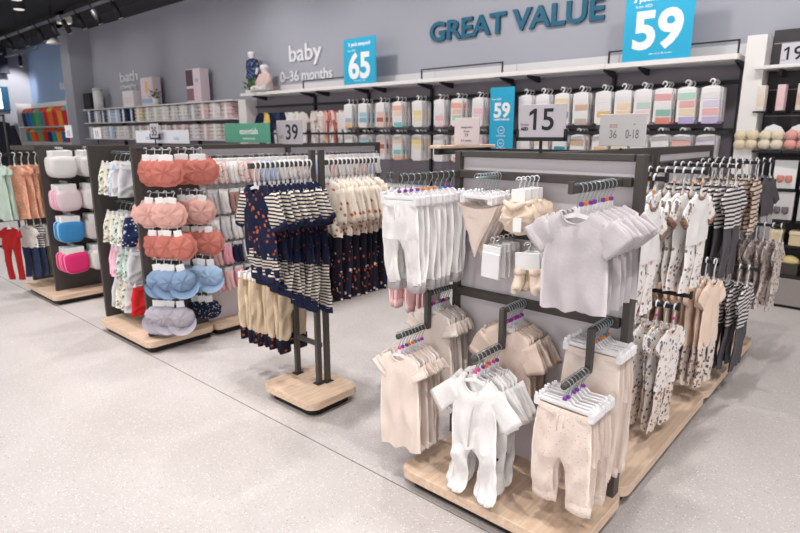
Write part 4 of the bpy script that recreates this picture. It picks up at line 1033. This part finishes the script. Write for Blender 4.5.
sit = ([(0, 0, .07), (0, .005, .17), (0, .005, .25), (0, 0, .295), (0, -.005, .335), (0, -.015, .415), (.07, -.04, .06), (.12, -.15, .055), (.07, -.20, .03), (-.07, -.04, .06), (-.12, -.15, .055), (-.07, -.20, .03),
        (.08, 0, .24), (.115, -.03, .16), (.09, -.10, .11), (-.08, 0, .24), (-.115, -.03, .16), (-.09, -.10, .11)],
       [(0, 1), (1, 2), (2, 3), (3, 4), (4, 5), (0, 6), (6, 7), (7, 8), (0, 9), (9, 10), (10, 11), (2, 12), (12, 13), (13, 14), (2, 15), (15, 16), (16, 17)],
       [.08, .078, .07, .035, .075, .085, .055, .042, .03, .055, .042, .03, .038, .03, .022, .038, .03, .022])
m2_ = mannequin('faceless white baby mannequin sitting in a pale pink cardigan', (-8.93, 6.48, 2.346), sit, None, .1, 1.18)
put('cardigan', M(MB().ellip([((0, 0, .03), .125, .11), ((0, 0, .10), .125, .11), ((0, 0, .20), .105, .092), ((0, 0, .255), .095, .078), ((0, 0, .285), .05, .048)], 20, False), 'cardigan', F('cardigan_pink', 222, 196, 190), True), m2_)
for s in (-1, 1): put('sleeve', M(MB().tube([(s * .065, 0, .25), (s * .105, -.015, .19), (s * .115, -.035, .155), (s * .098, -.085, .118)], [.05, .046, .044, .036], 10, False), 'sleeve', F('cardigan_pink', 222, 196, 190), True), m2_)

# pilaster and the right-hand slatwall unit
structure('trim_6', MB().box(-1.345, -1.185, 6.40, 6.76, 0, 2.50), WHITE)
SU = thing('slatwall_unit', 'dark slatwall unit with slippers and boxed booties beside the white pilaster', 'shelf unit', (0, 6.72, 0))
def inS(name, mb, m, smooth=False): return put(name, M(mb.xf(Matrix.Translation((0, -6.72, 0))), name, m, smooth), SU)
inS('back_panel', MB().box(-1.18, 1.2, 6.66, 6.74, .3, 2.56), SLOT)
for z in (2.44, 2.02, 1.78, 1.36, 1.1): inS('slat_groove', MB().box(-1.17, 1.19, 6.655, 6.662, z - .005, z + .005), mat('pale_groove', srgb(150, 146, 148), .6))
inS('shelf', MB().cbox(-1.25, 1.2, 6.33, 6.66, 2.19, 2.22, .003), WHITE)
inS('shelf', MB().cbox(-1.17, 1.2, 6.36, 6.66, .285, .31, .003), BLACK)
inS('shelf', MB().cbox(-1.17, 1.2, 6.40, 6.66, .57, .59, .003), BLACK)
inS('kick_board', MB().cbox(-1.17, 1.2, 6.34, 6.66, .03, .284, .003), mat('brushed_taupe', srgb(150, 142, 138), .5))
inS('plinth', MB().box(-1.16, 1.19, 6.36, 6.66, 0, .03), PLINTH)
for z in (1.44, 1.06, .80): inS('hook_rail', MB().cbox(-1.17, 1.19, 6.62, 6.66, z - .04, z + .04, .003), BLACK)
for x in (-1.05,): inS('bracket', MB().box(x - .012, x + .012, 6.42, 6.66, 2.13, 2.19), BLACK)
sign('price_sign', 'pale grey price sign reading 19 on the slatwall shelf', -1.06, -.72, 2.222, 2.40, 6.38, mat('lilac_card', srgb(206, 204, 212), .5), [('9', .16, -.035, .035, INK, .002), ('AED', .018, -.145, .03, INKGREY)], None)
put('lettering', digit_one(.112, .017, INK), [o for o in bpy.data.objects if o.name.startswith('price_sign') and '19' in o.get('label', '')][0], (-.115, -.0045, .035))
boxcol = [mat('kraft_box', srgb(222, 208, 198), .6), mat('cream_box', srgb(228, 220, 212), .6), mat('rose_box', srgb(230, 200, 204), .6)]
for k in range(7):
    x = -1.225 + .155 * k
    t = thing('slim_pack', f'{NTH[k]} slim card pack in the top row of the slatwall', 'pack', (x + .055, 6.42, 1.82), (0, 0, math.radians(-6)), 'slim packs on the slatwall')
    put('box', M(MB().cbox(-.032, .032, -.03, .05, 0, .23, .003), 'box', boxcol[(k + 1) % 3]), t)
    put('window', M(MB().cbox(-.024, .024, -.033, -.029, .05, .15, .001), 'window', [cream_hat, pale_pink, blush_f][k % 3]), t)
    inS('peg', MB().tube([(x + .055, 6.40, 2.045), (x + .055, 6.66, 2.045)], .004, 6), STEEL, True)
    inS('shelf_lip', MB().cbox(x, x + .11, 6.38, 6.66, 1.805, 1.818, .001), BLACK)
slm = [F('cream_fleece', 234, 220, 190), F('ivory_fleece', 238, 226, 204), F('rose_fleece', 236, 176, 170)]
def slipper_bag(m):
    ck = ('slip', m.name)
    if ck in GCACHE: return GCACHE[ck]
    P = [('bag_card', M(MB().poly([(-.10, 0), (.10, 0), (.10, .15), (.06, .21), (0, .235), (-.06, .21), (-.10, .15)], .028, .036), 'bag_card', CARD), [])]
    for s in (-1, 1):
        for dz in (.052, .135):
            P.append(('slipper', M(MB().tube([(s * .048, .02, dz + .01), (s * .048, .0, dz), (s * .05, -.03, dz - .003), (s * .05, -.055, dz - .006)], [.034, .052, .050, .024], 12), 'slipper', m, True), []))
    GCACHE[ck] = P
    return P
for k in range(6):
    x = -1.30 + .205 * k
    spawn('slipper_bag', slipper_bag(slm[[0, 1, 2, 2, 0, 1][k]]), f'{NTH[k]} bag of fleece slippers in the slatwall row from the pilaster', 'slippers', (x + .05, 6.40, 1.465), (0, 0, math.radians(random.uniform(-4, 4))), 'bags of slippers')
    inS('shelf_lip', MB().cbox(max(x - .05, -1.18), x + .15, 6.34, 6.66, 1.44, 1.462, .001), BLACK)
def booty_box(key, m, m2, w=.09, h=.13):
    ck = ('bbox', key)
    if ck in GCACHE: return GCACHE[ck]
    P = [('carton', M(MB().cbox(-w, w, -.005, .05, 0, h * 2, .003), 'carton', m), [])]
    for s in (-1, 1): P.append(('bootie', M(MB().tube([(s * .032, -.010, .12), (s * .033, -.014, .09), (s * .036, -.025, .075), (s * .038, -.05, .07)], [.026, .028, .027, .014], 10), 'bootie', m2, True), []))
    GCACHE[ck] = P
    return P
for k in range(5):
    x = -.90 + .22 * k
    spawn('bootie_card', booty_box('pink', CARD, F('salmon_knit', 220, 150, 136)), f'{NTH[k]} white card with salmon booties on the slatwall', 'booties', (x, 6.42, 1.115), (0, 0, math.radians(random.uniform(-5, 5))), 'salmon booties')
    spawn('bootie_card', booty_box('panda', mat('grey_card', srgb(212, 208, 208), .6), F('grey_knit', 120, 116, 118)), f'{NTH[k]} grey card with dark booties below the salmon ones', 'booties', (x + .01, 6.42, .825), (0, 0, math.radians(random.uniform(-5, 5))), 'dark booties')
    inS('shelf_lip', MB().cbox(x - .09, x + .09, 6.40, 6.66, 1.095, 1.112, .001), BLACK)
    inS('shelf_lip', MB().cbox(x - .08, x + .10, 6.40, 6.66, .80, .822, .001), BLACK)
    gb = thing('gift_box', f'{NTH[k]} small gold gift box on the slatwall middle shelf', 'box', (x - .03, 6.44, .592), (0, 0, math.radians(random.uniform(-6, 6))), 'small gold gift boxes')
    put('box', M(MB().cbox(-.08, .08, -.04, .08, 0, .10, .003), 'box', mat('pale_gold_card', srgb(212, 196, 158), .5)), gb)
    put('lid', M(MB().cbox(-.084, .084, -.044, .084, .10, .135, .004), 'lid', mat('pale_gold_lid', srgb(228, 214, 180), .5)), gb)
    hb = thing('gift_box', f'{NTH[k]} dark gift box with a gold rounded lid on the lowest slatwall shelf', 'box', (x - .03 - .06, 6.44, .312), (0, 0, math.radians(random.uniform(-6, 6))), 'dark gift boxes')
    put('box', M(MB().cbox(-.085, .085, -.05, .09, 0, .11, .003), 'box', mat('dark_card', srgb(70, 64, 58), .5)), hb)
    put('lid', M(MB().dome((0, .02, .11), .085, .07, .07), 'lid', mat('gold_lid', srgb(206, 186, 130), .4), True), hb)

# ------------------------------------------------------------------ far shelving
def far_bay(x0, x1, label, zt=2.26):
    t = thing('shelf_bay', label, 'shelf unit', ((x0 + x1) / 2, 6.72, 0)); ox = -(x0 + x1) / 2
    def p(name, mb, m): return put(name, M(mb.xf(Matrix.Translation((ox, -6.72, 0))), name, m), t)
    p('back_panel', MB().box(x0 + .003, x1 - .003, 6.70, 6.74, .1, 2.25), BACKP)
    for z in (zt, 1.92, 1.52, 1.0): p('shelf', MB().cbox(x0 + .003, x1 - .003, 6.33, 6.70, z - .025, z, .003), WHITE)
    p('post', MB().cbox(x1 - .04, x1 - .005, 6.62, 6.70, 0, 2.23, .003), BLACK)
    p('kick_board', MB().cbox(x0 + .003, x1 - .003, 6.36, 6.70, 0, .14, .003), WHITE)
fx = [-16.9, -15.2, -13.4, -11.6, -9.78]
fl = ['with the black box and white canister on top', 'below the pale bath lettering', 'carrying the pink picture carton', 'carrying the tall photo carton']
for i in range(4): far_bay(fx[i], fx[i + 1], 'far wall bay with white shelves ' + fl[i])
structure('trim_7', MB().box(-9.78, -9.53, 6.45, 6.76, 0, 2.25), WHITE)
def carton(name, label, cat, x, y, z, w, d, h, m, extra=None, group=None, rz=0):
    t = thing(name, label, cat, (x, y, z), (0, 0, rz), group)
    put('box', M(MB().cbox(-w / 2, w / 2, -d / 2, d / 2, 0, h, .006), 'box', m), t)
    for q in (extra or []):
        put(q[0], M(MB().cbox(q[1] * w / 2, q[2] * w / 2, -d / 2 - .003, -d / 2 + .001, q[3] * h, q[4] * h, .001), q[0], q[5]), t)
    return t
PK = mat('pink_carton', srgb(232, 214, 220), .5); PH = mat('dark_photo_print', srgb(96, 72, 82), .5); YL = mat('yellow_print', srgb(240, 200, 110), .5); BL = mat('pale_blue_print', srgb(160, 190, 220), .5)
carton('carton', 'black box standing on the far shelf end', 'box', -16.95 + .3, 6.5, 2.26, .46, .25, .42, BLACK, [('print', -.6, .6, .3, .6, SLOT)])
cn = thing('canister', 'white canister beside the black box on the far shelf', 'canister', (-16.18, 6.48, 2.26)); put('body', M(MB().tube([(0, 0, 0), (0, 0, .46)], .12, 18), 'body', WHITE, True), cn); put('lid', M(MB().tube([(0, 0, .46), (0, 0, .52)], .125, 18), 'lid', mat('mint_lid', srgb(190, 214, 206), .5), True), cn)
carton('carton', 'white low carton on the far shelf under the bath letters', 'box', -14.2, 6.5, 2.26, .55, .28, .36, WHITE, [('print', -.7, .7, .2, .6, PK)])
carton('carton', 'tall pale pink carton with a yellow print on the far shelf', 'box', -13.4, 6.55, 2.26, .58, .20, .62, PK, [('print', -.2, .2, .45, .85, YL), ('band', -.9, .9, .1, .25, BL)])
pt = thing('potted_plant', 'small potted plant before the pink carton', 'plant', (-12.95, 6.42, 2.26)); put('pot', M(MB().ellip([((0, 0, 0), .06, .06), ((0, 0, .14), .08, .08)], 14), 'pot', WHITE, True), pt)
lv = MB()
for k in range(26):
    a = k * 2.4; r_ = .03 + .004 * k % .07; z_ = .14 + .012 * (k % 14)
    lv.add([(r_ * math.cos(a), r_ * math.sin(a), z_), (r_ * math.cos(a) + .05 * math.cos(a + .5), r_ * math.sin(a) + .05 * math.sin(a + .5), z_ + .02), (r_ * math.cos(a) + .09 * math.cos(a), r_ * math.sin(a) + .09 * math.sin(a), z_ + .06), (r_ * math.cos(a) + .05 * math.cos(a - .5), r_ * math.sin(a) + .05 * math.sin(a - .5), z_ + .02)], [(0, 1, 2, 3)])
put('foliage', M(lv, 'foliage', mat('leaf_green', srgb(84, 116, 72), .6)), pt)
carton('carton', 'tall carton with dark photo and pale side near the mannequins', 'box', -11.35, 6.55, 2.26, .56, .20, .66, PK, [('photo', -.98, .0, .5, .98, PH), ('photo', -.98, .0, .06, .42, mat('rose_photo_print', srgb(150, 110, 124), .5)), ('print', .3, .7, .6, .7, BL)])
pt2 = thing('potted_plant', 'low green plant at the standing mannequin feet', 'plant', (-9.30, 6.37, 2.346)); put('pot', M(MB().ellip([((0, 0, 0), .05, .05), ((0, 0, .05), .06, .06)], 14), 'pot', WHITE, True), pt2); put('foliage', M(MB().add([tuple(Vector(v) * .8 + Vector((0, 0, -.06))) for v in lv.v], lv.f), 'foliage', mat('leaf_green', srgb(84, 116, 72), .6)), pt2)
# folded and boxed goods on the far shelves
tw = [(F('grey_blue_towel', 96, 108, 136), 'slate'), (white_f, 'white'), (F('sky_towel', 196, 214, 236), 'sky'), (F('indigo_towel', 54, 66, 110), 'indigo'), (F('cream_towel', 238, 222, 190), 'cream'), (offw_f, 'off white'), (F('rose_towel', 232, 206, 206), 'rose'), (F('grey_towel', 204, 204, 212), 'grey')]
def folded(m):
    ck = ('fold', m.name)
    if ck in GCACHE: return GCACHE[ck]
    P = []
    for q in range(4):
        P.append(('fold', M(MB().rprism(-.18, .18, -.075 - .002 * (q % 2), .13, .075 * q, .075 * q + .073, .03, .022, 4), 'fold', m, True), []))
    P.append(('belly_band', M(MB().cbox(-.04, .04, -.082, .13, 0, .302, .002), 'belly_band', CARD), []))
    GCACHE[ck] = P
    return P
seqs = (('upper', 1.92, [0, 7, 0, 2, 2, 3, 3, 4, 5, 5, 1, 5, 1, 7, 6, 1, 6]), ('lower', 1.52, [7, 5, 1, 2, 1, 1, 7, 6, 5, 1, 5, 6, 6, 1, 6, 5, 6]))
for nm, z, sq in seqs:
    for k, q in enumerate(sq):
        x = -16.6 + .405 * k
        spawn('folded_blanket', folded(tw[q][0]), f'{tw[q][1]} folded blanket, {NTH[k]} from the toy end of the {nm} far shelf', 'blanket', (x, 6.46 + random.uniform(-.02, .02), z), (0, 0, math.radians(random.uniform(-4, 4))), f'folded blankets on the {nm} far shelf')
# toy bay
t = thing('toy_shelf_unit', 'white shelf unit of bright toys under the bluish lit wall', 'shelf unit', (-19.9, 6.7, 0))
put('back_panel', M(MB().box(-2.2, 2.15, -.02, .02, 0, 2.6), 'back_panel', WHITE), t)
for z in (1.86, 1.40, .9): put('shelf', M(MB().cbox(-2.15, 2.1, -.44, -.02, z - .03, z, .004), 'shelf', WHITE), t)
for x in (-2.18, 2.14): put('side_panel', M(MB().cbox(x - .03, x + .03, -.45, -.02, 0, 2.6, .004), 'side_panel', WHITE), t)
toyc = [('navy', (40, 50, 90)), ('blue', (40, 110, 180)), ('teal', (40, 150, 150)), ('green', (110, 180, 90)), ('aqua', (40, 160, 170)), ('red', (214, 44, 40)), ('orange', (240, 120, 40)), ('scarlet', (220, 50, 50)), ('amber', (244, 160, 50)), ('crimson', (206, 36, 52)), ('coral', (236, 86, 70))]
def toy(c):
    ck = ('toy', c)
    if ck in GCACHE: return GCACHE[ck]
    m = mat('toy_%d_%d_%d' % c, srgb(*c), .4)
    P = [('bucket', M(MB().ellip([((0, 0, 0), .13, .13), ((0, 0, .02), .14, .14), ((0, 0, .36), .165, .165), ((0, 0, .38), .172, .172)], 16), 'bucket', m, True), []),
         ('lid', M(MB().dome((0, 0, .38), .168, .168, .14, 16, 4), 'lid', mat('toy_lid_%d' % (c[0] % 3), srgb(*[(240, 210, 90), (236, 90, 60), (110, 190, 170)][c[0] % 3]), .4), True), [])]
    GCACHE[ck] = P
    return P
for k, (nm, c) in enumerate(toyc):
    spawn('toy_bucket', toy(c), f'{nm} toy bucket with a domed lid on the toy shelf', 'toy', (-21.75 + .385 * k, 6.47, 1.862), (0, 0, 0), 'toy buckets', 1.1)
    spawn('toy_bucket', toy(toyc[(k * 4 + 2) % 11][1]), f'toy bucket on the lower toy shelf, below the {nm} one', 'toy', (-21.75 + .385 * k, 6.47, 1.402), (0, 0, 0), 'toy buckets on the lower shelf', .78)
# screen and dark canopy on the far left wall
scr = thing('wall_screen', 'bright wall screen at the far end of the store', 'screen', (-22.58, 5.5, 2.38)); put('bezel', M(MB().cbox(0, .08, -.85, .72, 0, .75, .01), 'bezel', mat('teal_bezel', srgb(30, 80, 110), .4)), scr); put('display', M(MB().box(.08, .09, -.78, .50, .06, .69), 'display', mat('screen_glow', srgb(214, 244, 250), .4, emit=2.2)), scr)
cnp = thing('wall_cabinet', 'dark blue cabinet box above the wall screen', 'cabinet', (-22.58, 5.5, 3.55)); put('carcass', M(MB().cbox(0, .35, -1.2, .75, 0, .75, .01), 'carcass', mat('midnight_panel', srgb(32, 36, 60), .6)), cnp); put('trim', M(MB().cbox(0, .37, -1.22, .77, -.02, .02, .004), 'trim', BLACK), cnp)

# ------------------------------------------------------------------ ceiling track lights and daylight-white lamps
def track(y, z, x0, x1, label):
    t = thing('light_track', label, 'light track', ((x0 + x1) / 2, y, z)); L = (x1 - x0) / 2
    put('rail', M(MB().cbox(-L, L, -.03, .03, -.025, .025, .004), 'rail', mat('grey_track', srgb(120, 122, 132), .5)), t)
    for k in range(int(2 * L / 2.5) + 1): put('hanger_wire', M(MB().tube([(-L + 2.5 * k, 0, .02), (-L + 2.5 * k, 0, 4.75 - z)], .006, 6), 'hanger_wire', BLACK), t)
    return t
GLOW = mat('lamp_glow', srgb(255, 250, 244), .4, emit=.5)
def spot_parts():
    if 'spot' in GCACHE: return GCACHE['spot']
    body = MB().tube([(0, 0, .16), (0, 0, -.12)], .055, 14)
    yoke = MB().cbox(-.012, .012, -.012, .012, .10, .30, .002)
    P = [('lamp_housing', M(body, 'lamp_housing', BLACK, True), []), ('lamp_glass', M(MB().tube([(0, 0, -.119), (0, 0, -.124)], .045, 14), 'lamp_glass', GLOW), []), ('bracket', M(yoke, 'bracket', BLACK), [])]
    GCACHE['spot'] = P
    return P
track(5.2, 4.12, -20, 3, 'long grey light track above the wall aisle with black spots')
WALLSPOTS = [-19.2, -18.0, -17.0, -15.8, -14.9, -14.2, -13.4, -12.6, -11.7]
for k, x in enumerate(WALLSPOTS):
    spawn('track_spotlight', spot_parts(), f'{NTH[k]} black spotlight from the far end of the wall aisle track', 'spotlight', (x, 5.2, 3.87), (math.radians(28), 0, 0), 'spotlights on the wall aisle track')
track(6.0, 3.95, -21.5, -18.6, 'short dark light track near the far wall')
spawn('track_spotlight', spot_parts(), 'single black spotlight on the short track near the far wall', 'spotlight', (-20.2, 6.0, 3.70), (0, 0, 0), None)
for k, (x, y) in enumerate(((-13.3, 4.05), (-12.4, 3.75))):
    pl = thing('pendant_lamp', f'black cylinder pendant lamp, {NTH[k]} from the far end of the ceiling', 'lamp', (x, y, 3.95), group='cylinder pendants')
    put('cylinder', M(MB().tube([(0, 0, 0), (0, 0, .55)], .11, 16), 'cylinder', BLACK, True), pl); put('lamp_glass', M(MB().tube([(0, 0, -.002), (0, 0, -.01)], .09, 16), 'lamp_glass', GLOW), pl); put('rod', M(MB().tube([(0, 0, .55), (0, 0, .8)], .012, 8), 'rod', BLACK), pl)
hb_ = thing('pendant_lamp', 'small pale pendant lamp hanging on a thin cord before the bluish lit wall', 'lamp', (-16.8, 5.8, 3.85)); put('shade', M(MB().ellip([((0, 0, 0), .18, .18), ((0, 0, .05), .16, .16), ((0, 0, .14), .04, .04)], 16), 'shade', WHITE, True), hb_); put('cord', M(MB().tube([(0, 0, .14), (0, 0, .9)], .012, 6), 'cord', BLACK), hb_)
fl_ = thing('flood_spotlight', 'square white floodlight head above the wall aisle track', 'lamp', (-15.0, 5.45, 4.08)); put('housing', M(MB().cbox(-.13, .13, -.13, .13, 0, .16, .02), 'housing', WHITE), fl_); put('lamp_glass', M(MB().cbox(-.11, .11, -.11, .11, -.008, 0, .002), 'lamp_glass', mat('floodlight_glass', srgb(255, 250, 244), .4, emit=.5)), fl_)

def lamp(kind, loc, target, power, size=.12, angle=70, blend=.7, col=(1, .965, .94)):
    l = bpy.data.lights.new('lamp', kind); l.energy = power; l.color = col
    o = bpy.data.objects.new('lamp', l); COL.objects.link(o); o.location = loc
    d = Vector(target) - Vector(loc); o.rotation_euler = d.to_track_quat('-Z', 'Y').to_euler()
    if kind == 'SPOT': l.spot_size = math.radians(angle); l.spot_blend = blend; l.shadow_soft_size = size
    if kind == 'AREA': l.shape = 'DISK'; l.size = size
    return o
KP = 1.0
for x in (-14, -11.2, -8.4, -6.0, -4.4, -2.8, -1.2, .6):
    for y in (-.8, 1.2, 3.1):
        lamp('SPOT', (x + random.uniform(-.3, .3), y, 4.05), (x, y + .5, 0), 140 * KP, .06, 100, .9)
for x in (-18.5, -16.5, -14.5, -12.5, -10.6, -8.6, -6.6, -4.6, -2.8, -1.2, .4):
    lamp('SPOT', (x, 4.9, 4.05), (x, 6.75, 1.9), (95 if x > -9.5 else 28) * KP, .10, 120, 1.0)
lamp('SPOT', (-20.9, 6.2, 4.1), (-22.6, 6.45, 2.9), 260, .06, 48, .7)
w = bpy.data.worlds.new('ambient_fill'); SC.world = w; w.use_nodes = True  # even ambient fill, added through the open sides behind the camera
w.node_tree.nodes['Background'].inputs[0].default_value = (1, .975, .97, 1)
w.node_tree.nodes['Background'].inputs[1].default_value = 1.22

# ------------------------------------------------------------------ camera
cam = bpy.data.cameras.new('camera'); co = bpy.data.objects.new('camera', cam); COL.objects.link(co)
f_px = 576.3; cam.sensor_width = 36; cam.lens = f_px / 800 * 36
pitch = .22398
Fw = Vector((-.66195 * math.cos(pitch), .74954 * math.cos(pitch), -math.sin(pitch))).normalized()
co.location = (0, 0, 1.6); co.rotation_euler = Fw.to_track_quat('-Z', 'Y').to_euler()
cam.clip_end = 100
cam.dof.use_dof = True; cam.dof.focus_distance = 2.3; cam.dof.aperture_fstop = 3.6
SC.camera = co
SC.view_settings.view_transform = 'Standard'; SC.view_settings.look = 'None'
SC.view_settings.exposure = .24; SC.view_settings.gamma = 1
